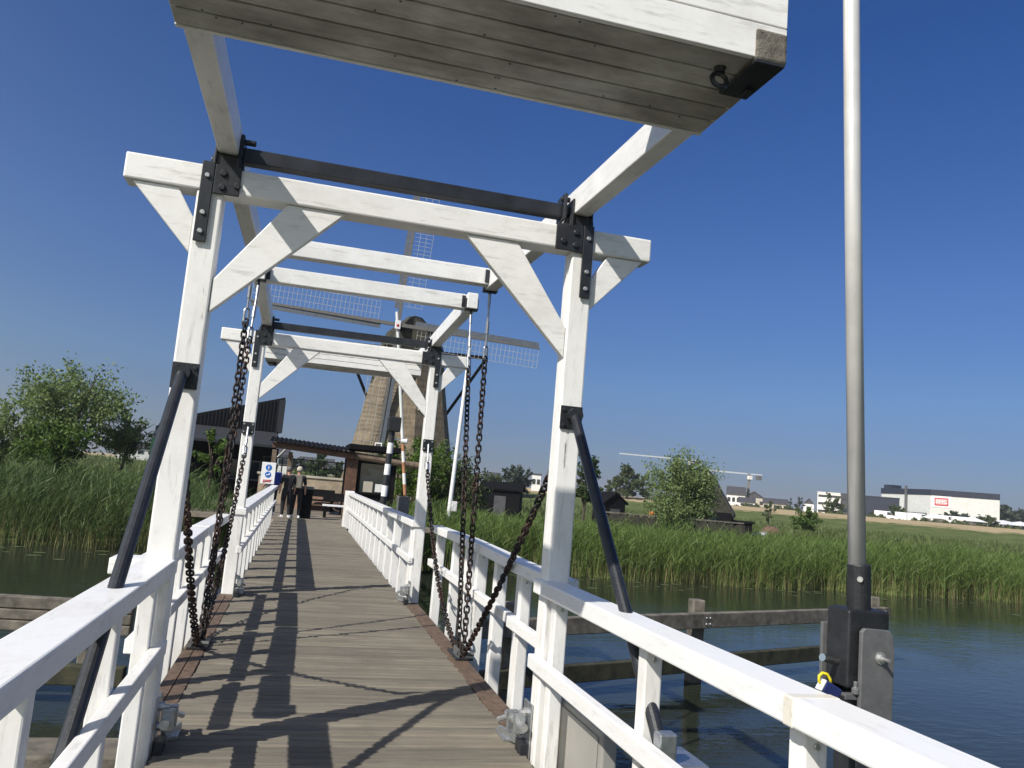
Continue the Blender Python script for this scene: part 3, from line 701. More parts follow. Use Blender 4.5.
def tree(label, px, d, zbase, height, rad, mat='oak', leaves=3000, size=.16, trunk_h=None, lean=0, group='trees and shrubs around the water', name='tree', cat='tree', squash=1, seed=0, stems=1, xy=None, clumps=None, conical=False):
    leaves = int(leaves*1.8); size *= .72
    rs = random.Random(seed*77+int(px*13)); R = np.random.default_rng(seed*91+int(px))
    x, y = xy if xy else bearing(px, d)
    trunk_h = height*.3 if trunk_h is None else trunk_h
    t = thing(name, label, cat, (x, y, zbase), group)
    cz = zbase+trunk_h+(height-trunk_h)/2; rz = (height-trunk_h)/2
    m = MB(); tips = []
    for s in range(stems):
        ox = rs.uniform(-.3, .3)*(stems > 1)*rad*.5
        p0 = Vector((x+ox, y, zbase-.3)); p2 = Vector((x+ox+lean*trunk_h, y, zbase+trunk_h)); p1 = p0.lerp(p2, .5)+Vector((rs.uniform(-.1, .1), 0, 0))
        tr = max(.05, height*.022)/(1 if stems == 1 else 1.6)
        m.tube([p0, p1, p2, Vector((x+lean*trunk_h*1.4, y, cz))], [tr*1.25, tr, tr*.8, tr*.3], 7)
        for k in range(7):
            a = rs.uniform(0, 2*PI); e = Vector((x+lean*trunk_h+math.cos(a)*rad*.7, y+math.sin(a)*rad*.7, cz+rs.uniform(-.4, .7)*rz))
            b = p2.lerp(Vector((x+lean*trunk_h, y, cz)), rs.uniform(0, .8)); m.tube([b, b.lerp(e, .5)+Vector((0, 0, .08*height*rs.random())), e], [tr*.45, tr*.3, tr*.1], 5)
    m.build('trunk', W['bark'], t)
    nc = clumps or max(16, int(leaves/70)); 
    u = R.normal(size=(nc, 3)); u /= np.linalg.norm(u, axis=1, keepdims=True); rr = R.uniform(.25, 1, nc)**.5
    c = u*rr[:, None]*np.array([rad, rad*squash, rz])*.86
    if conical: c[:, :2] *= (1-.75*(c[:, 2:3]/rz*.5+.5))
    c *= R.uniform(.85, 1.08, (nc, 1))
    c += np.array([x+lean*trunk_h, y, cz]); cs = R.uniform(.16, .34, nc)*rad
    ci = R.integers(0, nc, leaves); rd = u[ci]*np.array([1, 1, .8])+np.array([0, 0, .25])
    off_ = R.normal(size=(leaves, 3))*cs[ci][:, None]*.25+rd*(R.uniform(-1.1, .62, leaves)*cs[ci])[:, None]
    P = c[ci]+off_
    P[:, 2] = np.maximum(P[:, 2], zbase+.05)
    d1 = R.normal(size=(leaves, 3)); d1 /= np.linalg.norm(d1, axis=1, keepdims=True)
    d2 = np.cross(d1, R.normal(size=(leaves, 3))); d2 /= np.linalg.norm(d2, axis=1, keepdims=True)
    s = size*R.uniform(.6, 1.3, leaves)[:, None]
    V = np.stack([P-d1*s, P+d2*s*.45, P+d1*s, P-d2*s*.45], 1).reshape(-1, 3)-np.array([x, y, zbase])
    o = mesh_np('crown', V, np.arange(leaves*4).reshape(-1, 4), W[mat]); o.parent = t; ORG[o] = ORG[t]
    return t
SHR = 'trees and shrubs around the water'
# left bank
tree('broad silvery willow at the left, the largest tree there', 66, 50, -.9, 7.7, 3.5, 'willow', 5600, .16, 2.2, seed=1)
tree('lower willow with a leaning trunk beside the largest tree at the left', 116, 51, -.9, 5.0, 2.0, 'willow', 1900, .15, 2.0, lean=.22, seed=14)
tree('low silvery willow cut by the left edge of the photo', 2, 53, -.9, 5.0, 2.2, 'willow', 2600, .16, 1.2, seed=2)
tree('fresh green young tree held by three stakes in front of the left willow', 54, 41, -.9, 4.0, 1.75, 'lime', 2600, .14, 1.2, seed=3)
for i, (dx, dy) in enumerate(((-.35, 0), (.3, .1), (.0, -.35))):
    x, y = bearing(54, 41); m = MB(); m.tube([(x+dx, y+dy, -1.2), (x+dx*.9, y+dy*.9, 1.35)], .05, 8)
    o = m.build('tree_stake', W['log'], None, (x+dx, y+dy, -1)); tag(o, 'round wooden stake supporting the fresh green young tree', 'stake', 'stakes around the young tree')
tree('leafy sapling between the left posts, in front of the dark barn', 212, 36, -.4, 3.6, .85, 'lime', 750, .11, 1.0, seed=4)
# right of the bridge
tree('rounded green shrub tree against the windmill foot, just right of the kiosk', 405, 40, -.6, 4.6, 1.7, 'lime', 2600, .13, .6, seed=5)
tree('tall leafy shrub behind the right post of the second portal', 432, 43, -.8, 4.9, 2.0, 'lime', 3000, .13, .5, seed=6)
tree('lower leafy shrub right of the second portal, by the white mast', 462, 42, -1.1, 4.3, 1.7, 'olive', 2400, .13, .4, seed=7)
tree('dark green slender tree behind the right post of the first portal', 585, 58, -1.2, 6.4, 1.35, 'oak', 1900, .16, 1.6, seed=8)
tree('big round willow hiding half of the thatched house', 683, 62, -1.2, 7.0, 3.35, 'willow', 8000, .16, .3, seed=9, squash=.8)
tree('small drooping willow at the fence below the big round willow', 672, 59, -1.2, 3.6, 1.9, 'willow', 1800, .15, .3, seed=10)
tree('rounded bush alone on the meadow left of the barrier pole', 806, 105, -1.25, 3.6, 1.9, 'lime', 1500, .22, .3, seed=11, name='bush', cat='bush')
tree('thin young tree on the meadow between the soil heap and the lone bush', 769, 100, -1.2, 4.0, .9, 'olive', 260, .2, 1.2, seed=12)
# distant trees
DT = 'distant trees along the horizon'
def ztop(px, py, d): return at(px, py, d).z
for i, (px, d, top, base, w, mat, lab, con) in enumerate((
    (512, 170, 461, 488, 15, 'distant', 'distant round tree, left one of the pair seen between the chains and the post', 0),
    (524, 175, 465, 488, 11, 'distant', 'distant round tree, right one of the pair seen between the chains and the post', 0),
    (627, 190, 463, 494, 17, 'olive', 'distant olive green tree above the little black shed', 0),
    (612, 200, 474, 494, 9, 'olive', 'distant low tree left of the olive green tree above the shed', 0),
    (645, 195, 468, 496, 10, 'willow', 'distant pale tree peeping out left of the big round willow', 0),
    (748, 260, 486, 504, 5, 'distant', 'dark pointed tree in front of the beige hall under the crane', 1),
    (790, 300, 495, 510, 4, 'distant', 'slim dark conifer between the beige hall and the lone bush', 1),
    (799, 300, 494, 511, 5.5, 'distant', 'broader dark tree right beside the slim conifer', 0),
    (832, 250, 494, 516, 12, 'olive', 'olive tree in front of the white layered office', 0),
    (895, 250, 503, 518, 10, 'olive', 'olive tree in front of the dark warehouse', 0),
    (958, 250, 511, 521, 15, 'distant', 'dark hedge tree at the foot of the factory wall', 0),
    (985, 250, 515, 527, 13, 'olive', 'olive shrub at the right foot of the factory', 0),
    (1000, 330, 504, 524, 14, 'distant', 'distant dark tree just right of the factory', 0),
    (1022, 330, 510, 528, 18, 'distant', 'distant dark tree at the right edge of the photo', 0),
    (318, 120, 449, 472, 14, 'oak', 'distant tree above the stone wall under the pergola, left one', 0),
    (338, 130, 457, 474, 9, 'oak', 'smaller distant tree beside the windmill foot under the pergola', 0),
    (296, 140, 453, 470, 12, 'distant', 'distant tree seen just right of the barn corner', 0),
    (492, 150, 468, 488, 12, 'olive', 'olive shrub above the long black shed', 0))):
    zt, zb_ = ztop(px, top, d), ztop(px, base, d); r = w*d/802
    tree(lab, px, d, zb_-2.2, zt-zb_+2.2, r, mat, 1300 if w > 8 else 600, r*.13+.1, (zt-zb_)*.04, seed=30+i, group=DT, conical=con)
def hedge():
    n = 9000; px = rng.uniform(560, 1024, n); d = rng.uniform(212, 232, n)
    a = np.array([bearing(p, 1) for p in np.linspace(540, 1040, 60)]); ang = np.interp(px, np.linspace(540, 1040, 60), np.arctan2(a[:, 0], a[:, 1]))
    hh = .9+.8*np.sin(px*.11)*np.sin(px*.037)+.4*np.sin(px*.6)
    P = np.stack([d*np.sin(ang), d*np.cos(ang), 1.3+rng.uniform(0, 1, n)*np.maximum(hh, .3)], 1)
    d1 = rng.normal(size=(n, 3)); d1 /= np.linalg.norm(d1, axis=1, keepdims=True); d2 = np.cross(d1, rng.normal(size=(n, 3))); d2 /= np.linalg.norm(d2, axis=1, keepdims=True); s = .35
    V = np.stack([P-d1*s, P+d2*s*.6, P+d1*s, P-d2*s*.6], 1).reshape(-1, 3)
    o = mesh_np('hedgerow', V, np.arange(n*4).reshape(-1, 4), W['olive'], 'stuff'); tag(o, 'continuous scrubby hedgerow behind the dry grass dike', 'hedge')
hedge()

# ================================================================== BUILDINGS
def frame2(px, d, yaw_extra=0):
    "local axes at a spot: right (perpendicular to the line of sight) and away"
    x, y = bearing(px, d); a = math.atan2(x, y)+yaw_extra
    return Vector((x, y, 0)), Vector((math.cos(a), -math.sin(a), 0)), Vector((math.sin(a), math.cos(a), 0))
class Loc:
    "mesh builder in a local frame: x right, y away from the viewer, z up"
    def __init__(s, px, d, rot=0, z=0): s.o, s.r, s.a = frame2(px, d, rot); s.o.z = z; s.m = MB()
    def P(s, x, y, z): return s.o+s.r*x+s.a*y+Vector((0, 0, z))
    def box(s, x0, x1, y0, y1, z0, z1):
        s.m.add([s.P(x, y, z) for x in (x0, x1) for y in (y0, y1) for z in (z0, z1)], [(0, 1, 3, 2), (4, 6, 7, 5), (0, 4, 5, 1), (2, 3, 7, 6), (0, 2, 6, 4), (1, 5, 7, 3)]); return s
    def gable(s, x0, x1, y0, y1, z0, z1, over=.2, th=.12):
        "two roof slabs with the ridge along x"
        ym = (y0+y1)/2
        for ya in (y0-over, y1+over):
            s.m.add([s.P(x0-over, ya, z0), s.P(x1+over, ya, z0), s.P(x1+over, ym, z1), s.P(x0-over, ym, z1), s.P(x0-over, ya, z0-th), s.P(x1+over, ya, z0-th), s.P(x1+over, ym, z1-th), s.P(x0-over, ym, z1-th)],
                    [(0, 1, 2, 3), (7, 6, 5, 4), (0, 4, 5, 1), (1, 5, 6, 2), (2, 6, 7, 3), (3, 7, 4, 0)])
        return s
    def gable_y(s, x0, x1, y0, y1, z0, z1, over=.2, th=.12):
        xm = (x0+x1)/2
        for xa in (x0-over, x1+over):
            s.m.add([s.P(xa, y0-over, z0), s.P(xa, y1+over, z0), s.P(xm, y1+over, z1), s.P(xm, y0-over, z1), s.P(xa, y0-over, z0-th), s.P(xa, y1+over, z0-th), s.P(xm, y1+over, z1-th), s.P(xm, y0-over, z1-th)],
                    [(0, 1, 2, 3), (7, 6, 5, 4), (0, 4, 5, 1), (1, 5, 6, 2), (2, 6, 7, 3), (3, 7, 4, 0)])
        return s
    def poly(s, pts, y0, y1):
        n = len(pts); s.m.add([s.P(x, y0, z) for x, z in pts]+[s.P(x, y1, z) for x, z in pts], [tuple(range(n)), tuple(range(2*n-1, n-1, -1))]+[(i, i+n, (i+1) % n+n, (i+1) % n) for i in range(n)]); return s
    def out(s, name, mat, parent, bevel=0):
        o = s.m.build(name, W[mat], parent, bevel=bevel); s.m = MB(); return o

def windmill():
    d = 75; hub = at(398, 325, d); zg = -1.0
    cpos = at(400, 470, d+4.5); cx, cy = cpos.x, cpos.y
    t = thing('windmill', 'tall brown thatched windmill with lattice sails behind the portals', 'windmill', (cx, cy, zg))
    v = Vector((-cx, -cy, 0)).normalized(); s = Vector((-v.y, v.x, 0))      # v towards the viewer, s to the right in the picture
    prof = [(6.1, zg), (5.6, 1.2), (4.95, 4.4), (4.3, 7.8), (3.72, 11.0), (3.3, 14.2)]
    m = MB(); a0 = math.atan2(v.y, v.x)+math.radians(12)
    vs = [(cx+r*math.cos(a0+PI/4*j), cy+r*math.sin(a0+PI/4*j), z) for r, z in prof for j in range(8)]
    m.add(vs, [(k*8+j, k*8+(j+1) % 8, (k+1)*8+(j+1) % 8, (k+1)*8+j) for k in range(len(prof)-1) for j in range(8)])
    body = m.build('body', W['thatch'], t)
    for ang, zc, zr in ((0.35, 8.6, 4.28), (-.45, 4.2, 5.1)):
        m = MB(); n_ = v*math.cos(ang)+s*math.sin(ang); c = Vector((cx, cy, zc))+n_*(zr*.97); sd = Vector((-n_.y, n_.x, 0))
        m.beam(c-sd*.35, c+sd*.35, .25, 1.0); w = m.build('window', W['white_plain'], body)
        m = MB(); m.beam(c-sd*.27+n_*.12, c+sd*.27+n_*.12, .06, .84); m.build('pane', W['window'], w)
    # cap: boat-shaped, dark
    m = MB(); ring = []
    for f, w, zt, zlow in ((-3.6, 1.1, 15.6, 14.3), (-2, 2.7, 16.9, 14.1), (.3, 3.25, 17.5, 14.1), (2.4, 2.6, 17.35, 14.2), (3.5, 1.6, 17.0, 14.5)):
        c = Vector((cx, cy, 0))+v*f; ring.append([c-s*w+Vector((0, 0, zlow)), c-s*w*.82+Vector((0, 0, zlow+(zt-zlow)*.5)), c-s*w*.25+Vector((0, 0, zt-.15)), c+Vector((0, 0, zt)), c+s*w*.25+Vector((0, 0, zt-.15)), c+s*w*.82+Vector((0, 0, zlow+(zt-zlow)*.5)), c+s*w+Vector((0, 0, zlow))])
    vs = [p for r in ring for p in r]; K = 7
    m.add(vs, [(i*K+j, i*K+j+1, (i+1)*K+j+1, (i+1)*K+j) for i in range(4) for j in range(K-1)]+[tuple(range(K)), tuple(range(4*K, 5*K))]+[(i*K, (i+1)*K, (i+1)*K+6, i*K+6) for i in range(4)])
    m.build('cap', W['thatch_dark'], t)
    H = Vector((hub.x, hub.y, hub.z))
    m = MB(); m.tube([Vector((cx, cy, H.z)), H+v*.25], [.3, .34], 10); m.build('windshaft', W['tar'], t)
    th = math.radians(3.4); ex = (s*math.cos(th)-Vector((0, 0, 1))*math.sin(th)); ez = (Vector((0, 0, 1))*math.cos(th)+s*math.sin(th))
    L = 13.6
    for k in range(4):
        a = k*PI/2; dr = ex*math.sin(a)+ez*math.cos(a); sd = ex*math.cos(a)-ez*math.sin(a)     # sd: clockwise side
        o = H+v*(.15 if k % 2 else -.12)
        m = MB(); m.beam(o-dr*.3, o+dr*L, .34, .30, v, .18, .16); sl = m.build('sail', W['sail_wood'], t)
        m = MB(); m.beam(o+dr*1.6-sd*.38, o+dr*(L-.1)-sd*.33, .42, .04, v); m.build('windboard', W['windboard'], sl)
        m = MB()
        for q in (.72, 1.32, 1.95): m.beam(o+dr*1.9+sd*q, o+dr*(L-.05)+sd*q, .03, .03, v)
        n = 30
        for j in range(n): 
            e = o+dr*(1.9+(L-1.95)*j/(n-1)); m.beam(e+sd*.1, e+sd*1.97, .03, .03, v)
        m.build('lattice', W['sail_white'], sl)
    # tail gear
    zc = 14.5; b = Vector((cx, cy, 0))-v*1.2; tail = Vector((cx, cy, 0))-v*9+Vector((0, 0, 1.5))
    m = MB(); m.beam(b-s*6.6+Vector((0, 0, zc)), b+s*7.6+Vector((0, 0, zc)), .3, .35)
    m.build('cross_beam', W['tar'], t)
    m = MB()
    for e in (-6.6, 7.6): m.tube([b+s*e+Vector((0, 0, zc)), tail], .16, 6)
    m.tube([Vector((cx, cy, 15.5))-v*3, tail], .25, 6)
    m.build('tail_pole', W['tar'], t)
windmill()

def barn():
    L = Loc(215, 42, -.12, -.1); k = 42/802
    t = thing('barn', 'black boarded barn with a tall dark seamed roof left of the bridge', 'barn', L.o)
    X = lambda px: (Vector((*bearing(px, 42), 0))-Vector((L.o.x, L.o.y, 0))).dot(L.r)
    z = lambda px, py: at(px, py, 42).z+.1
    zr, zl, ze = z(279, 396), z(150, 421), z(272, 431)
    zl = z(164, 417.5); L.poly([(X(164), ze-.05), (X(273), ze-.05), (X(279), ze-.05), (X(279), zr), (X(164), zl)], .0, 8)
    for i in range(30):
        x = X(165)+(X(272)-X(165))*i/29; zt = zl+(zr-zl)*(x-X(164))/(X(279)-X(164))
        L.box(x-.025, x+.025, -.04, -.002, ze, zt-.03)
    r = L.out('roof', 'seam_roof', t)
    L.box(X(273), X(279.6), -.03, -.004, ze-.03, zr-.15); L.out('gable_trim', 'grey_roof', r)
    L.box(X(162), X(167), .6, 1.0, zl-.9, zl+.3); L.out('chimney', 'tar', r)
    L.m.add([L.P(X(147), -2.2, ze-.75), L.P(X(274), -2.2, ze-.75), L.P(X(274), .3, ze+.05), L.P(X(160), .3, ze+.05), L.P(X(147), -2.2, ze-.87), L.P(X(274), -2.2, ze-.87), L.P(X(274), .3, ze-.07), L.P(X(160), .3, ze-.07)],
            [(0, 1, 2, 3), (7, 6, 5, 4), (0, 4, 5, 1), (1, 5, 6, 2), (2, 6, 7, 3), (3, 7, 4, 0)])
    L.out('porch_roof', 'grey_roof', t)
    L.box(X(160), X(277), .3, 7.5, -1, ze-.06); wl = L.out('wall', 'tar', t)
    L.box(X(149), X(161), -1.9, .28, -.9, ze-.9); L.out('door', 'green_paint', t)
    for px in (178, 222, 268): L.box(X(px)-.09, X(px)+.09, -2.1, -1.92, -1, ze-.88); L.out('porch_post', 'tar', t)
    L.m.tube([L.P(X(276), -2.25, ze-.9), L.P(X(262), -2.3, ze-1.7), L.P(X(262), -2.3, -.2)], .06, 8); L.out('downpipe', 'plate', t)
    for px in (238, 254): 
        L.box(X(px)-.4, X(px)+.4, .24, .297, 1.0, 2.0); f = L.out('window', 'plate', wl); L.box(X(px)-.33, X(px)+.33, .22, .238, 1.07, 1.93); L.out('pane', 'window', f)
barn()
def shed(label, px, d, w, dep, h, hr, rot, axis='x', zb=-1.25, roof='tar', wall='tar'):
    L = Loc(px, d, rot, zb); t = thing('shed', label, 'shed', L.o)
    L.box(-w/2, w/2, 0, dep, 0, h); wl = L.out('wall', wall, t)
    if axis == 'x':
        L.poly([(0, 0)]*0 or [(-w/2, h), (w/2, h), (w/2, h+.02), (-w/2, h+.02)], 0, dep); L.gable(-w/2, w/2, 0, dep, h, hr)
        for x in (-w/2+.001, w/2-.06):
            L.m.add([L.P(x, 0, h), L.P(x, dep, h), L.P(x, dep/2, hr-.1), L.P(x+.05, 0, h), L.P(x+.05, dep, h), L.P(x+.05, dep/2, hr-.1)], [(0, 1, 2), (5, 4, 3), (0, 3, 4, 1), (1, 4, 5, 2), (2, 5, 3, 0)])
    else:
        L.gable_y(-w/2, w/2, 0, dep, h, hr); L.poly([(-w/2, h), (w/2, h), (0, hr-.1)], .001, .06)
    L.out('roof', roof, t)
    L.box(-.45, .45, -.03, -.002, 0, min(1.9, h-.2)); L.out('door', 'tar' if wall != 'tar' else 'slate', t)
    return t
shed('long low black shed behind the reeds right of the second portal', 501, 62, 3.0, 3, 2.45, 3.0, .1, 'x', -.95)
shed('little black gabled shed left of the wooden fence', 616, 66, 1.8, 2.2, 2.4, 3.25, -.5, 'y', -1.25)
shed('tiny black hut left of the barn among the reeds', 168, 56, 2.2, 2, 1.5, 2.2, .3, 'x', -.6, 'slate')
def thatched_house():
    L = Loc(706, 72, .05, -1.2); t = thing('thatched_house', 'dark house with a steep thatched roof behind the big round willow', 'house', L.o)
    L.box(-2.2, 2.2, 0, 9, 0, 2.3); w = L.out('wall', 'tar', t)
    L.gable_y(-2.1, 2.1, .1, 9, 2.15, 5.9, .25, .3); L.poly([(-2.2, 2.25), (2.2, 2.25), (0, 5.75)], -.03, .1)
    L.out('roof', 'thatch_dark', t)
    L.box(2.2, 3.9, 1, 4, 0, 1.5); L.box(2.1, 4.1, .8, 4.2, 1.5, 1.65); L.out('lean_to', 'tar', t)
    for x in (.6,): L.box(x-.4, x+.4, -.05, -.002, .9, 1.8); f = L.out('window', 'tar', w); L.box(x-.33, x+.33, -.08, -.052, .97, 1.73); L.out('pane', 'window', f)
thatched_house()
def wood_fence():
    t = thing('wooden_fence', 'low grey paling fence in front of the thatched house', 'fence', at(672, 516, 58))
    m = MB(); a, b = Vector((*bearing(600, 58), 0)), Vector((*bearing(745, 61), 0)); n = 86
    for i in range(n):
        p = a.lerp(b, i/(n-1)); h = .42+random.uniform(-.16, .10); m.box(p.x-.07, p.x+.07, p.y-.015, p.y+.015, -1.3, h)
    m.build('palings', W['old_paling'], t)
    m = MB(); m.beam((a.x, a.y+.05, .5), (b.x, b.y+.05, .5), .05, .1); m.build('rail', W['fender'], t)
wood_fence()

def pergola():
    t = thing('pergola', 'timber pergola with corrugated roof spanning from the barn to the kiosk', 'pergola', (.4, 31.5, 0))
    m = MB(); n = 108; x0, x1 = -1.15, 1.95
    vs = []
    for i in range(n+1):
        x = x0+(x1-x0)*i/n; zz = 2.62-.055*(x-x0)+.022*math.cos(i/n*2*PI*18)
        vs += [(x, 30.6, zz), (x, 33.2, zz+.25), (x, 30.6, zz-.02), (x, 33.2, zz+.23)]
    m.add(vs, [q for i in range(n) for q in ((i*4, i*4+4, i*4+5, i*4+1), (i*4+2, i*4+3, i*4+7, i*4+6), (i*4, i*4+2, i*4+6, i*4+4), (i*4+1, i*4+5, i*4+7, i*4+3))])
    m.build('corrugated_roof', W['tar'], t)
    m = MB(); m.beam((x0+.1, 30.85, 2.47), (x1, 30.85, 2.30), .16, .19); m.build('front_beam', W['brown_wood'], t, bevel=.01)
    m = MB(); m.beam((x0+.1, 32.9, 2.62), (x1, 32.9, 2.48), .14, .22); m.build('rear_beam', W['brown_wood'], t, bevel=.01)
    for x, y in ((x0+.2, 30.85), (x0+.75, 32.9)):
        m = MB(); m.box(x-.08, x+.08, y-.08, y+.08, 0, 2.3); m.build('post', W['log'], t, bevel=.01)
pergola()
def kiosk():
    t = thing('kiosk', 'dark kiosk with a wood frame and a big window right of the pergola', 'kiosk', (2.7, 32, 0))
    m = MB(); m.box(1.75, 3.6, 31.2, 33.6, 0, 2.42); m.build('wall', W['tar'], t)
    m = MB(); m.box(1.70, 2.12, 30.98, 31.18, 0, 2.28); m.build('corner_post', W['brown_wood'], t, bevel=.015)
    m = MB(); m.tube([(1.5, 31.0, 2.38), (4.9, 31.0, 2.13)], .14, 10); m.build('log_lintel', W['log'], t)
    m = MB(); m.box(1.72, 3.7, 30.75, 33.8, 2.58, 2.78); m.build('flat_roof', W['tar'], t, bevel=.01)
    m = MB(); m.box(2.18, 3.3, 31.12, 31.19, .92, 2.16); f = m.build('window', W['tar'], t, bevel=.008)
    m = MB(); m.box(2.25, 3.23, 31.10, 31.118, .99, 2.09); m.build('pane', W['window'], f)
    m = MB(); m.box(2.4, 2.75, 31.085, 31.098, 1.02, 1.42); m.build('notice', W['house_beige'], f)
    m = MB(); m.box(2.85, 3.15, 31.085, 31.098, 1.05, 1.35); m.build('notice', W['house_white'], f)
    m = MB()
    for i in range(7): m.box(2.5+i*.08, 2.55+i*.08, 31.185, 31.197, .55+.03*math.sin(i*2.1), .63+.03*math.cos(i*1.7))
    m.build('faded_lettering', W['plate'], t)
    m = MB(); m.box(4.6, 4.78, 30.9, 31.08, -.5, 2.12); m.build('log_post', W['log'], t, bevel=.02)
kiosk()
def stone_wall():
    t = thing('stone_wall', 'tan stone wall with an iron rail seen through the pergola', 'wall', (1.2, 40, -.1))
    m = MB(); m.box(-1.8, 4.5, 39.8, 40.2, -.6, 1.3); w = m.build('masonry', W['brick_tan'], t)
    m = MB(); m.box(-1.9, 4.6, 39.74, 40.26, 1.302, 1.40); m.build('coping', W['house_beige'], w)
    m = MB()
    for i in range(8): m.box(-1.7+i*.85, -1.64+i*.85, 39.97, 40.03, 1.402, 2.15)
    for z in (1.75, 2.1): m.box(-1.8, 4.5, 39.98, 40.02, z, z+.05)
    m.build('iron_rail', W['tar'], t)
stone_wall()
# upright stone-stepped foot of the mill seen at the end of the pergola is part of the mill mound
def bench(x, y, label, mat):
    t = thing('bench', label, 'bench', (x, y, .02), None)
    m = MB(); m.box(x-.6, x+.6, y-.22, y+.22, .43, .49); m.build('seat', W[mat], t, bevel=.01)
    for i in (-.5, .5): m = MB(); m.box(x+i-.05, x+i+.05, y-.18, y+.18, .02, .428); m.build('leg', W['tar'], t)
    m = MB(); m.beam((x-.6, y+.26, .75), (x+.6, y+.26, .75), .04, .3, (0, .25, 1)); m.build('backrest', W['tar'], t)
bench(1.55, 30.0, 'bench with a white seat at the end of the right railing', 'white_plain')
bench(.95, 34.5, 'dark bench under the pergola in front of the stone wall', 'tar')
t = thing('litter_bin', 'dark litter bin beside the person with the cap', 'bin', (.35, 28.6, .02))
m = MB(); m.box(.16, .54, 28.4, 28.8, .02, 1.0); m.build('body', W['tar'], t, bevel=.02)
m = MB(); m.box(.13, .57, 28.37, 28.83, 1.002, 1.10); m.build('lid', W['plate'], t, bevel=.02)
t = thing('soil_mound', 'heap of dark earth under the pergola by the stone wall', 'soil heap', (.9, 36, 0))
def mound(p, name, x, y, z, r, h, mat, parent=None):
    m = MB(); rs = random.Random(int(x*10)); n = 16; prof = [(r, 0), (r*.8, h*.35), (r*.5, h*.75), (r*.2, h*.97)]
    vs = [(x+q*math.cos(2*PI*j/n)*rs.uniform(.85, 1.15), y+q*math.sin(2*PI*j/n)*rs.uniform(.85, 1.15), z+hh*rs.uniform(.85, 1.15)) for q, hh in prof for j in range(n)]
    m.add(vs, [(k*n+j, k*n+(j+1) % n, (k+1)*n+(j+1) % n, (k+1)*n+j) for k in range(3) for j in range(n)]+[tuple(range(3*n, 4*n))]); return m.build(name, W[mat], parent, bevel=0, smooth=True)
mound(t, 'heap', .9, 36, -.05, 1.5, .75, 'soil', t)
p = at(771, 526, 95); o = mound(None, 'soil_heap', p.x, p.y, -1.3, 1.5, 1.1, 'soil'); tag(o, 'bare brown soil heap on the meadow right of the thatched house', 'soil heap')
# tarp-covered dinghy on the meadow
p = at(755, 525, 75); t = thing('rowing_boat', 'small upturned white boat on the grass beside the thatched house', 'boat', (p.x, p.y, -1.2))
m = MB(); vs = []; K = 9
for k in range(K):
    u = k/(K-1); w = .55*math.sin(PI*min(u*1.15, 1)**.8)+.04; h = .62+.22*u
    c = Vector((p.x-1.2+2.4*u, p.y, -1.2)); vs += [c+Vector((0, -w, .1)), c+Vector((0, -w*.8, h*.7)), c+Vector((0, 0, h)), c+Vector((0, w*.8, h*.7)), c+Vector((0, w, .1))]
m.add(vs, [(k*5+j, k*5+j+1, (k+1)*5+j+1, (k+1)*5+j) for k in range(K-1) for j in range(4)]+[(0, 1, 2, 3, 4), tuple(range(5*K-5, 5*K))]); m.build('hull', W['white_plain'], t, smooth=True)
m = MB(); m.beam((p.x-1.15, p.y, -.55), (p.x+1.15, p.y, -.33), .05, .06); m.build('keel', W['house_beige'], t)

# ---- signs and barriers on the far side
t = thing('pictogram_sign', 'white sign panel with two blue round pictograms by the left railing', 'sign', (-.95, 27.6, 0))
m = MB(); m.box(-1.19, -.75, 27.58, 27.61, 1.10, 1.80); pn = m.build('panel', W['white_plain'], t, bevel=.006)
for z in (1.63, 1.40):
    m = MB(); m.lathe((-.97, 27.578, z), [(.10, 0), (.10, .006)], 20, (0, -1, 0)); d = m.build('pictogram_disc', W['sign_blue'], pn)
    m = MB()
    if z > 1.5: m.box(-.985, -.955, 27.558, 27.566, z-.06, z+.03); m.disc((-.97, 27.57, z+.05), .016, .008, (0, -1, 0))
    else: m.beam((-1.03, 27.562, z-.02), (-.91, 27.562, z+.02), .008, .03); m.disc((-.93, 27.57, z+.04), .016, .008, (0, -1, 0))
    m.build('pictogram', W['white_plain'], d)
m = MB()
for i in range(4): m.box(-1.10+.065*i, -1.06+.065*i, 27.572, 27.578, 1.155, 1.235)
m.beam((-1.12, 27.568, 1.15), (-.84, 27.568, 1.24), .006, .018); m.build('red_marks', W['red'], pn)
m = MB(); m.box(-1.0, -.94, 27.62, 27.68, 0, 1.75); m.build('post', W['plate'], t)

def striped(name, parent, a, b, r, n, m1, m2, first=0):
    a, b = Vector(a), Vector(b)
    for k in range(n):
        m = MB(); m.tube([a.lerp(b, k/n), a.lerp(b, (k+1)/n)], r, 14); m.build(name, W[m1 if (k+first) % 2 else m2], parent)
t = thing('signal_post', 'black and white striped post topped by a black box right of the long railing', 'signal post', (2.06, 19, 0))
striped('stripe', t, (1.95, 19, .45), (2.00, 19, 2.45), .072, 8, 'white_plain', 'black')
m = MB(); m.box(1.88, 2.18, 18.85, 19.15, 2.72, 3.06); m.build('signal_box', W['black_plastic'], t, bevel=.02)
m = MB(); m.tube([(2.0, 19, 2.44), (2.01, 19, 2.74)], .07, 10); m.build('neck', W['black'], t)
m = MB(); m.tube([(1.94, 19, -1.5), (1.95, 19, .46)], .072, 10); m.build('pipe', W['black'], t)
m = MB(); m.lathe((2.24, 19, 2.52), [(.06, 0), (.06, .14)], 10, (.9, -.2, 0)); m.tube([(2.0, 19, 2.56), (2.28, 19, 2.52)], .02, 6); m.build('camera', W['white_plain'], t)
t = thing('striped_barrier', 'raised orange and white barrier arm in front of the windmill', 'barrier', (2.48, 19.5, 0))
A, B = Vector((2.52, 19.5, 1.25)), at(397, 312, 19.9)
striped('stripe', t, A, A.lerp(B, .35), .042, 6, 'house_white', 'orange')
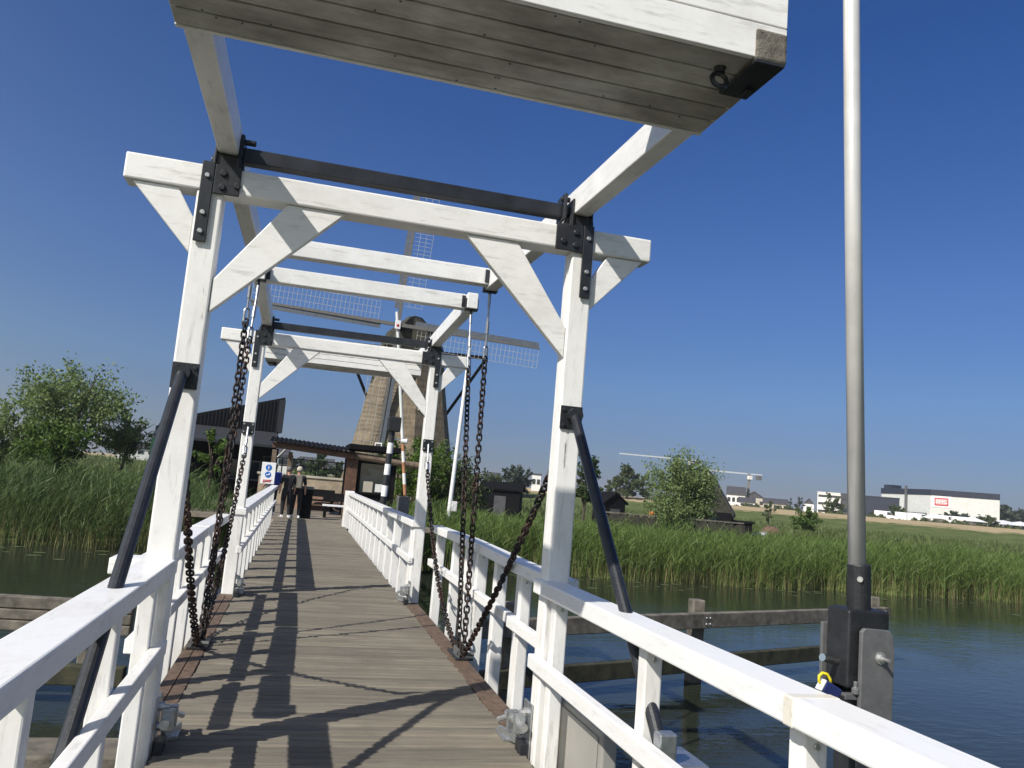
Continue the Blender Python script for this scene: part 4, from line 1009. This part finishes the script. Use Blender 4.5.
m = MB(); m.tube([A.lerp(B, .35), B], .04, 12); m.build('arm', W['house_grey'], t)
q = A.lerp(B, .925); m = MB(); m.box(q.x-.07, q.x+.07, q.y-.09, q.y-.055, q.z-.11, q.z+.11); mk = m.build('marker', W['white_plain'], t, bevel=.01)
m = MB(); m.disc((q.x, q.y-.092, q.z-.02), .035, .006, (0, -1, 0), 14); m.build('marker_dot', W['hub_red'], mk)
m = MB(); m.box(2.36, 2.62, 19.35, 19.65, -.6, 1.22); m.build('housing', W['plate'], t, bevel=.015)
p0 = at(449, 512, 33); p1 = at(470, 348, 33)
t = thing('mast', 'slim white mast standing in the reeds right of the second portal', 'mast', (p0.x, p0.y, -1.3))
m = MB(); m.tube([(p0.x, p0.y, -1.4), p0, p1], [.1, .09, .07], 12); m.build('pole', W['white_plain'], t)
m = MB(); m.box(p0.x+.08, p0.x+.28, p0.y-.1, p0.y+.1, p0.z+.05, p0.z+.45); m.build('winch_box', W['white_plain'], t)

# ---- people
def skin_mesh(name, verts, edges, radii, mat, parent, root=0, sub=2):
    me = bpy.data.meshes.new(name); me.from_pydata([Vector(v) for v in verts], edges, []); me.materials.append(mat)
    o = bpy.data.objects.new(name, me); C.objects.link(o); o.parent = parent; ORG[o] = ORG[parent]
    o.modifiers.new('Skin', 'SKIN')
    bm = bmesh.new(); bm.from_mesh(me); lay = bm.verts.layers.skin.verify()
    for v, r in zip(bm.verts, radii):
        v[lay].radius = r if isinstance(r, tuple) else (r, r)
    bm.verts.ensure_lookup_table(); bm.verts[root][lay].use_root = True; bm.to_mesh(me); bm.free()
    s = o.modifiers.new('Sub', 'SUBSURF'); s.levels = sub; s.render_levels = sub
    return o
def person(label, x, y, face, h=1.74, top='cloth_black', legs='cloth_black', hair='hair_dark', pack=None, cap=None, bend=0, z=.02, short=True, armbend=0):
    t = thing('person', label, 'person', (x, y, z), 'people at the far end of the bridge')
    k = h/1.74
    J = dict(pel=(0, 0, .93), wai=(0, 0, 1.10), che=(0, .0, 1.30), nec=(0, .02, 1.48), hd0=(0, .03, 1.56), hd1=(0, .045, 1.66),
             sl=(-.19, 0, 1.40), el=(-.25, -.01, 1.12), wl=(-.25, .06+armbend, .88+armbend*.6), hl=(-.25, .09+armbend, .80+armbend*.8),
             sr=(.19, 0, 1.40), er=(.25, -.01, 1.12), wr=(.25, .07, .88), hr=(.25, .10, .80),
             tl=(-.10, 0, .88), kl=(-.11, .02, .49), al=(-.11, -.02, .09), fl=(-.12, .14, .035), tr=(.10, 0, .88), kr=(.11, .03, .49), ar=(.12, -.02, .09), fr=(.13, .14, .035))
    ks = list(J); ed = [('pel', 'wai'), ('wai', 'che'), ('che', 'nec'), ('nec', 'hd0'), ('hd0', 'hd1'), ('che', 'sl'), ('sl', 'el'), ('el', 'wl'), ('wl', 'hl'), ('che', 'sr'), ('sr', 'er'), ('er', 'wr'), ('wr', 'hr'),
          ('pel', 'tl'), ('tl', 'kl'), ('kl', 'al'), ('al', 'fl'), ('pel', 'tr'), ('tr', 'kr'), ('kr', 'ar'), ('ar', 'fr')]
    Rr = dict(pel=(.15, .11), wai=(.135, .10), che=(.16, .11), nec=.058, hd0=(.075, .09), hd1=(.078, .095), sl=.065, el=.045, wl=.032, hl=(.04, .025), sr=.065, er=.045, wr=.032, hr=(.04, .025), tl=.088, kl=.06, al=.042, fl=(.042, .03), tr=.088, kr=.06, ar=.042, fr=(.042, .03))
    M = Matrix.Rotation(face, 3, 'Z')
    def tf(p): return M @ (Vector(p)*k)
    def sub(names, edges, grow, nm, mat, par, root):
        ii = {n: i for i, n in enumerate(names)}
        gr = {'pel': .98, 'wai': .95} if nm == 'trousers' else {'pel': 1.08, 'wai': 1.12, 'che': 1.1} if nm == 'shirt' else {}
        rad = [tuple(q*k*gr.get(n, grow) for q in Rr[n]) if isinstance(Rr[n], tuple) else Rr[n]*k*gr.get(n, grow) for n in names]
        return skin_mesh(nm, [tf(J[n]) for n in names], [(ii[a], ii[b]) for a, b in edges if a in ii and b in ii], rad, W[mat], par, ii[root])
    hid = dict(Rr)
    for n_ in ('pel', 'wai', 'che'): Rr[n_] = tuple(q*.72 for q in Rr[n_])
    for n_ in ('sl', 'sr', 'tl', 'tr', 'kl', 'kr'): Rr[n_] = Rr[n_]*.8
    body = sub(ks, ed, 1, 'body', 'skin', t, 'pel'); Rr.update(hid)
    sub(['pel', 'wai', 'che', 'sl', 'el', 'sr', 'er'] if short else ['pel', 'wai', 'che', 'sl', 'el', 'wl', 'sr', 'er', 'wr'], ed, 1.2, 'shirt', top, t, 'pel')
    sub(['pel', 'wai', 'tl', 'kl', 'al', 'tr', 'kr', 'ar'], ed, 1.3, 'trousers', legs, t, 'pel')
    for s in ('l', 'r'):
        a, f = tf(J['a'+s]), tf(J['f'+s]); m = MB(); o = Vector((x, y, z))
        m.tube([o+a+(a-f)*.25-Vector((0, 0, .04)), o+a-Vector((0, 0, .03)), o+f], [.045, .055, .045], 8); m.build('shoe', W['white_plain'], t)
    o = Vector((x, y, z)); c = o+tf((0, .02, 1.655)); m = MB()
    m.lathe(c, [(.098*k, -.07), (.105*k, 0), (.09*k, .06), (.05*k, .095), (.01, .105)], 12); m.build('cap' if cap else 'hair', W[cap or hair], t, smooth=True)
    # face
    m = MB()
    for sx in (-1, 1): m.disc(o+tf((sx*.032, .128, 1.635)), .011, .006, M @ Vector((0, 1, 0)), 8)
    m.build('eyes', W['hair_dark'], body)
    m = MB(); m.beam(o+tf((0, .125, 1.63)), o+tf((0, .15, 1.60)), .022, .03); m.build('nose', W['skin'], body)
    if pack:
        m = MB(); pts = [(-.15, -.25), (.15, -.25), (.17, -.20), (.17, -.12), (-.17, -.12), (-.17, -.20)]
        b0 = [o+tf((px_, py_, zz)) for zz in (1.02, 1.46) for px_, py_ in pts]; n = 6
        m.add(b0, [tuple(reversed(range(n))), tuple(range(n, 2*n))]+[(i, (i+1) % n, (i+1) % n+n, i+n) for i in range(n)]); m.build('backpack', W[pack], t, bevel=.03)
    return t
px, py = bearing(289, 27.9); person('person in black short sleeves and trousers walking away, left of the one in a cap', -.30, 28.0, .25, 1.70, hair='hair_grey')
person('person in black with a grey backpack and a pale cap', .02, 28.25, -.15, 1.72, pack='cloth_grey', cap='house_beige')
person('person in navy with a bright blue bag half hidden behind the sign', -.82, 29.2, .6, 1.76, top='cloth_navy', legs='cloth_navy', pack='cloth_blue', armbend=.12)
q = at(652, 512, 84); t = person('person in an orange vest behind the wooden fence', q.x, q.y, 2.5, 1.75, top='cloth_orange', z=-1.0); t['group'] = 'workers on the meadow'
# ---- bicycle in the reeds
x, y = bearing(70, 40.5); t = thing('bicycle', 'blue bicycle leaning by the staked young tree', 'bicycle', (x, y, -.8))
z = -.05
for dx in (-.5, .5):
    m = MB(); m.tube([(x+dx+.33*math.cos(a), y, z+.33*math.sin(a)) for a in [2*PI*k/20 for k in range(20)]], .02, 6, closed=True); w = m.build('wheel', W['rubber'], t)
    m = MB()
    for k in range(8): m.tube([(x+dx, y, z), (x+dx+.32*math.cos(k*PI/4), y, z+.32*math.sin(k*PI/4))], .004, 4)
    m.build('spokes', W['steel'], w)
m = MB()
for a, b in (((-.5, 0), (-.15, 0)), ((-.15, 0), (-.28, .5)), ((-.5, 0), (-.26, .42)), ((-.26, .42), (.38, .45)), ((-.15, 0), (.38, .45)), ((.38, .55), (.5, 0))): m.tube([(x+a[0], y, z+a[1]), (x+b[0], y, z+b[1])], .02, 6)
m.build('frame', W['cloth_blue'], t)
m = MB(); m.tube([(x+.38, y, z+.5), (x+.36, y, z+.68), (x+.2, y-.2, z+.70)], .014, 6); m.tube([(x+.36, y, z+.68), (x+.2, y+.2, z+.70)], .014, 6); m.build('handlebar', W['black'], t)
m = MB(); m.box(x-.42, x-.16, y-.07, y+.07, z+.52, z+.58); m.build('saddle', W['black'], t, bevel=.02)

# ---- far buildings
def factory():
    d = 300; L = Loc(930, d, 0, 0); t = thing('factory', 'big pale factory hall with a dark roof band and a red sign', 'factory', (L.o.x, L.o.y, 1.2))
    k = d/802; z = lambda px, py: at(px, py, d).z
    zt, zb2, z0 = z(930, 489.3), z(930, 495), 1.0
    a, b = 23.2, 24.5
    def wallbox(p, q, th, z0, z1, nm, mat, par):
        p, q = Vector(p), Vector(q); m = MB(); m.beam((*p.xy, (z0+z1)/2), (*q.xy, (z0+z1)/2), th, z1-z0); return m.build(nm, W[mat], par)
    c0 = L.P(0, 0, 0); cr = L.P(19.6, 1.5, 0); cl = L.P(-15.6, 19, 0); bk = L.P(6, 24, 0)
    m = MB(); zz = (z0, zt-1.9); m.add([(*p.xy, h) for h in zz for p in (c0, cr, bk, cl)], [(0, 1, 2, 3), (7, 6, 5, 4), (0, 4, 5, 1), (1, 5, 6, 2), (2, 6, 7, 3), (3, 7, 4, 0)]); m.build('wall', W['house_grey'], t)
    e = .15; C0, CR, CL, BK = L.P(0, -e, 0), L.P(19.7, 1.4, 0), L.P(-15.8, 18.9, 0), L.P(6, 24.2, 0)
    m = MB(); zz = (zt-1.9, zt); m.add([(*p.xy, h) for h in zz for p in (C0, CR, BK, CL)], [(0, 1, 2, 3), (7, 6, 5, 4), (0, 4, 5, 1), (1, 5, 6, 2), (2, 6, 7, 3), (3, 7, 4, 0)]); m.build('roof_band', W['navy'], t)
    m = MB(); g = L.P(-12, 19, 0); m.box(g.x-2, g.x+2, g.y-2, g.y+2, zt, zt+1.3); m.build('roof_plant', W['navy'], t)
    dirr = (cr-c0).normalized(); nn = Vector((dirr.y, -dirr.x, 0)); 
    if nn.dot(-c0) < 0: nn = -nn
    s0 = c0+dirr*.3+nn*.1; s1 = c0+dirr*6.0+nn*.1; zs = (zt-5.7, zt-2.0)
    m = MB(); m.beam((*s0.xy, sum(zs)/2), (*s1.xy, sum(zs)/2), .1, zs[1]-zs[0]); sp = m.build('sign_panel', W['white_plain'], t)
    s0 = c0+dirr*1.2+nn*.2; s1 = c0+dirr*5.2+nn*.2; zc = sum(zs)/2
    m = MB(); m.beam((*s0.xy, zc), (*s1.xy, zc), .1, 2.5); fr = m.build('sign_frame', W['red'], sp)
    s0 = c0+dirr*1.55+nn*.28; s1 = c0+dirr*4.85+nn*.28
    m = MB(); m.beam((*s0.xy, zc), (*s1.xy, zc), .06, 1.75); fi = m.build('sign_field', W['pink'], sp)
    text_mesh('lettering', 'BMC', 1.75, W['white_plain'], fi, (s0+s1)/2+nn*.06+Vector((0, 0, zc)), dirr, (0, 0, 1), .03)
    dl = (cl-c0).normalized(); nl = Vector((-dl.y, dl.x, 0)); nl = nl if nl.dot(-c0) > 0 else -nl
    m = MB(); p = c0+dl*1.5+nl*.5; q = c0+dl*14+nl*.5; m.beam((*p.xy, 3.6), (*q.xy, 3.6), .8, 2.6); m.build('loading_annex', W['plate'], t)
    m = MB(); p = c0+dl*.2+nl*2.5; q = c0+dl*19+nl*2.5; m.beam((*p.xy, 2.7), (*q.xy, 2.7), 3, 1.5); m.build('canopy', W['white_plain'], t)
    m = MB(); p = c0+dl*11+nl*.6; m.box(p.x-.3, p.x+.3, p.y-.3, p.y+.3, 2, zt+1); m.build('flue', W['plate'], t)
factory()
def block(label, name, cat, px0, px1, py0, py1, d, dep, mat, roof=None, bands=0, wins=0):
    L = Loc((px0+px1)/2, d, 0, 0); w = (px1-px0)*d/802; z1 = at((px0+px1)/2, py0, d).z; z0 = min(1.2, at((px0+px1)/2, py1, d).z)
    t = thing(name, label, cat, (L.o.x, L.o.y, z0), None)
    L.box(-w/2, w/2, 0, dep, z0-1, z1); wl = L.out('wall', mat, t)
    if roof == 'gable': L.gable(-w/2, w/2, 0, dep, z1, z1+(z1-z0)*.55, .2, .3); L.out('roof', 'slate', t)
    elif roof == 'gable_y': 
        L.gable_y(-w/2, w/2, 0, dep, z1, z1+(z1-z0)*.6, .2, .3); L.poly([(-w/2, z1), (w/2, z1), (0, z1+(z1-z0)*.55)], .01, .2); L.out('roof', 'slate', t)
    else: L.box(-w/2-.1, w/2+.1, -.1, dep+.1, z1+.002, z1+.35); L.out('roof', roof or 'slate', t)
    for b in range(bands):
        zz = z0+(z1-z0)*(b+.45)/bands; L.box(-w/2+.3, w/2-.3, -.08, -.01, zz, zz+(z1-z0)*.3/bands); L.out('window', 'window', wl)
    for i in range(wins):
        xx = -w/2+w*(i+.5)/wins; L.box(xx-w*.16/wins-.2, xx+w*.16/wins+.2, -.08, -.01, z0+(z1-z0)*.45, z0+(z1-z0)*.75); L.out('window', 'window', wl)
    return t
block('white layered office building left of the barrier pole', 'office_building', 'office', 819, 845, 493.5, 514, 320, 14, 'house_white', 'house_white', 3)
block('low dark glass building just behind the barrier pole', 'office_building', 'office', 842, 862, 495, 514, 318, 12, 'slate', None, 2)
block('dark navy warehouse right of the barrier pole', 'warehouse', 'warehouse', 860, 895, 497.5, 516, 285, 16, 'navy', 'navy', 0)
block('long white house with a grey roof below the crane', 'house', 'house', 727, 744, 494, 506, 250, 8, 'house_white', 'gable', 0, 4)
block('beige hall with a big gable below the crane', 'hall', 'hall', 743, 764, 498, 507, 275, 20, 'house_beige', 'gable_y', 0, 3)
block('small white house with a dark steep roof in front of the beige hall', 'house', 'house', 739, 754, 501.5, 509, 235, 6, 'house_white', 'gable', 0, 2)
block('low brown row of houses right of the beige hall', 'house', 'house', 764, 786, 503, 510, 265, 8, 'house_beige', 'gable', 0, 5)
block('white gabled house near the two dark conifers', 'house', 'house', 804, 813, 504, 512, 320, 8, 'house_white', 'gable_y', 0, 1)
block('grey pitched house above the long black shed', 'house', 'house', 485, 499, 478, 489, 160, 7, 'house_beige', 'gable', 0, 2)
block('pale small house between the distant pair of trees and the post', 'house', 'house', 531, 540, 475, 487, 190, 7, 'house_white', None, 0, 2)
block('white house glimpsed between the barn corner and the pergola beam', 'house', 'house', 278, 287, 455, 468, 110, 7, 'house_white', 'gable', 0, 2)
block('beige row of houses seen under the pergola', 'house', 'house', 300, 332, 463, 472, 150, 7, 'house_beige', 'gable', 0, 6)
block('white low building behind the willow trunks at far left', 'house', 'house', 118, 152, 447, 458, 170, 9, 'house_white', 'gable', 0, 4)
def crane(label, px, py, d, jl, jr, tilt):
    h = at(px, py, d); t = thing('tower_crane', label, 'crane', (h.x, h.y, 1)); _, r, a = frame2(px, d)
    m = MB(); m.beam((h.x, h.y, 0), (h.x, h.y, h.z+.2), 1.4, 1.4, a); m.build('tower', W['plate'], t)
    m = MB(); m.beam(h-r*jl+Vector((0, 0, tilt*jl)), h+r*jr-Vector((0, 0, tilt*jr)), .7, .65); m.build('jib', W['crane_hazed'], t)
    m = MB(); e = h+r*(jr-1.5); m.box(e.x-1, e.x+1, e.y-1, e.y+1, e.z-2.6, e.z-.4); m.build('counterweight', W['plate'], t)
    m = MB(); m.box(h.x-.9, h.x+.9, h.y-1.8, h.y, h.z-2.6, h.z-.9); m.build('cab', W['house_white'], t)
crane('pale tower crane over the beige hall, jib reaching left behind the big willow', 749, 474, 400, 20, 6, .02)
crane('second pale crane whose jib sticks out left of the big willow', 690, 460, 420, 36, 5, .02)

# ---- vans and tents by the factory
def van():
    x, y = bearing(905, 240); z = 1.25; t = thing('delivery_van', None, 'van', (x, y, z), 'white vans parked before the factory'); _, r, a = frame2(905, 240)
    P = lambda u, w, h: Vector((x, y, z))+r*u+a*w+Vector((0, 0, h))
    def ex(poly, w0, w1, nm, mat, par):
        m = MB(); n = len(poly); m.add([P(u, w0, h) for u, h in poly]+[P(u, w1, h) for u, h in poly], [tuple(range(n)), tuple(range(2*n-1, n-1, -1))]+[(i, i+n, (i+1) % n+n, (i+1) % n) for i in range(n)]); return m.build(nm, W[mat], par, bevel=.06)
    b = ex([(-2.7, .4), (2.7, .4), (2.7, 1.15), (1.9, 1.4), (1.3, 2.4), (-2.7, 2.45)], -1, 1, 'body', 'white_plain', t)
    ex([(1.85, 1.42), (1.32, 2.2), (.5, 2.2), (.5, 1.42)], -1.03, -1.005, 'window', 'window', b)
    for u in (-1.7, 1.8):
        m = MB(); m.lathe(P(u, -1.05, .35), [(.36, 0), (.36, .22)], 14, -a*-1); m.build('wheel', W['rubber'], t)
    return t
v0 = van(); sp = [(885, 246, .0, 'white van left of the pale canopy beside the dark warehouse'), (906, 242, .1, 'white van below the loading canopy of the factory'), (918, 238, .3, 'white van under the corner of the factory'), (946, 238, .0, 'white van in front of the dark hedge tree'), (963, 237, .2, 'white van at the right end of the dark hedge tree')]
for i, (p_, d_, rz, lab) in enumerate(sp):
    o = v0 if i == 0 else copy_tree(v0); x, y = bearing(p_, d_); o.location = (x, y, 1.5); o.rotation_euler.z = rz; o['label'] = lab
def tent(label, px, d, w, first=[None]):
    x, y = bearing(px, d)
    if first[0] is None:
        t = thing('party_tent', label, 'tent', (x, y, 1.4), 'white pavilion tents by the factory'); m = MB(); vs = [(x+i*2.5, y+j*2.5, 3.4) for i, j in ((-1, -1), (1, -1), (1, 1), (-1, 1))]+[(x, y, 4.9)]
        m.add(vs, [(0, 1, 4), (1, 2, 4), (2, 3, 4), (3, 0, 4), (3, 2, 1, 0)]); m.build('canopy', W['white_plain'], t)
        for i, j in ((-1, -1), (1, -1), (1, 1), (-1, 1)): m = MB(); m.box(x+i*2.4-.06, x+i*2.4+.06, y+j*2.4-.06, y+j*2.4+.06, 1.2, 3.4); m.build('leg', W['steel'], t)
        first[0] = t
    else:
        t = copy_tree(first[0]); t.location = (x, y, 1.4); t['label'] = label
    t.scale = (w, w, .8); return t
tent('white pavilion tent below the red factory sign', 934, 236, .9); tent('white pavilion tent between the sign and the hedge tree', 942, 240, .8)
tent('white pavilion tent just right of the dark hedge tree', 972, 236, 1.0); tent('broad white pavilion tent right of the factory wall', 1003, 262, 2.0); tent('white pavilion tent at the right edge of the photo', 1020, 262, 1.7)

# ================================================================== LIGHT, SKY, CAMERA
EL, AZ = math.radians(41.7), math.radians(34.5)          # AZ: heading of the shadows, from +X towards +Y
ld = Vector((math.cos(AZ)*math.cos(EL), math.sin(AZ)*math.cos(EL), -math.sin(EL)))
sun = bpy.data.lights.new('sun', 'SUN'); sun.energy = 5.0; sun.angle = math.radians(.53); sun.color = (1, .955, .885)
so = bpy.data.objects.new('sun', sun); C.objects.link(so); so.rotation_mode = 'QUATERNION'; so.rotation_quaternion = Vector((0, 0, -1)).rotation_difference(ld)
w = bpy.data.worlds.new('World'); bpy.context.scene.world = w; w.use_nodes = True
nt = w.node_tree; bg = nt.nodes['Background']; sk = nt.nodes.new('ShaderNodeTexSky'); sk.sky_type = 'NISHITA'; sk.sun_disc = False
sk.sun_elevation = EL; sk.sun_rotation = math.atan2(-ld.x, -ld.y); sk.altitude = 0; sk.air_density = 1.0; sk.dust_density = .6; sk.ozone_density = 2.0
tc = nt.nodes.new('ShaderNodeTexCoord'); sx = nt.nodes.new('ShaderNodeSeparateXYZ'); nt.links.new(tc.outputs['Generated'], sx.inputs[0])
rp = ramp(nt, sx.outputs['Z'], [(0, (.275, .355, .60)), (.08, (.31, .39, .63)), (.13, (.345, .465, .70)), (.26, (.345, .50, .82)), (.5, (.23, .46, .87)), (1, (.30, .50, .85))])
dt = nt.nodes.new('ShaderNodeVectorMath'); dt.operation = 'DOT_PRODUCT'; dt.inputs[1].default_value = (-math.cos(AZ), -math.sin(AZ), 0); nt.links.new(tc.outputs['Generated'], dt.inputs[0])
mr = nt.nodes.new('ShaderNodeMapRange'); mr.inputs[1].default_value = -.95; mr.inputs[2].default_value = .45; nt.links.new(dt.outputs['Value'], mr.inputs[0])
pw = nt.nodes.new('ShaderNodeMath'); pw.operation = 'POWER'; pw.inputs[1].default_value = 2.8; nt.links.new(mr.outputs[0], pw.inputs[0])
tint = mixc(nt, pw.outputs[0], rp.outputs[0], (1.25, 1.15, 1.05))           # clear polarised-looking sky opposite the sun, paler towards it
nt.links.new(mixc(nt, 1.0, sk.outputs[0], tint, 'MULTIPLY'), bg.inputs[0]); bg.inputs[1].default_value = .10
cam = bpy.data.cameras.new('camera'); co = bpy.data.objects.new('camera', cam); C.objects.link(co)
cam.sensor_width = 36; cam.lens = F/1024*36; cam.clip_start = .05; cam.clip_end = 6000
M = Matrix((ri, up, -fw)).transposed().to_4x4(); M.translation = (0, 0, EYE); co.matrix_world = M
S = bpy.context.scene; S.camera = co
S.view_settings.view_transform = 'Standard'; S.view_settings.look = 'None'; S.view_settings.exposure = .13; S.view_settings.gamma = 1
S.cycles.max_bounces = 6; S.cycles.use_denoising = True

# ------------------------------------------------------------------ thin summer haze over the polder
m, nt, b = new_mat('thin summer haze'); nt.nodes.remove(b); v = N(nt, 'ShaderNodeVolumePrincipled'); v.inputs['Color'].default_value = (.92, .95, 1, 1); v.inputs['Density'].default_value = .0003; v.inputs['Anisotropy'].default_value = .2
nt.links.new(v.outputs[0], nt.nodes['Material Output'].inputs['Volume'])
mb = MB(); mb.box(-1600, 2300, -450, 2600, -4.0, 34); o = mb.build('haze', m); tag(o, 'thin summer haze in the air over the polder', 'haze', kind='stuff')
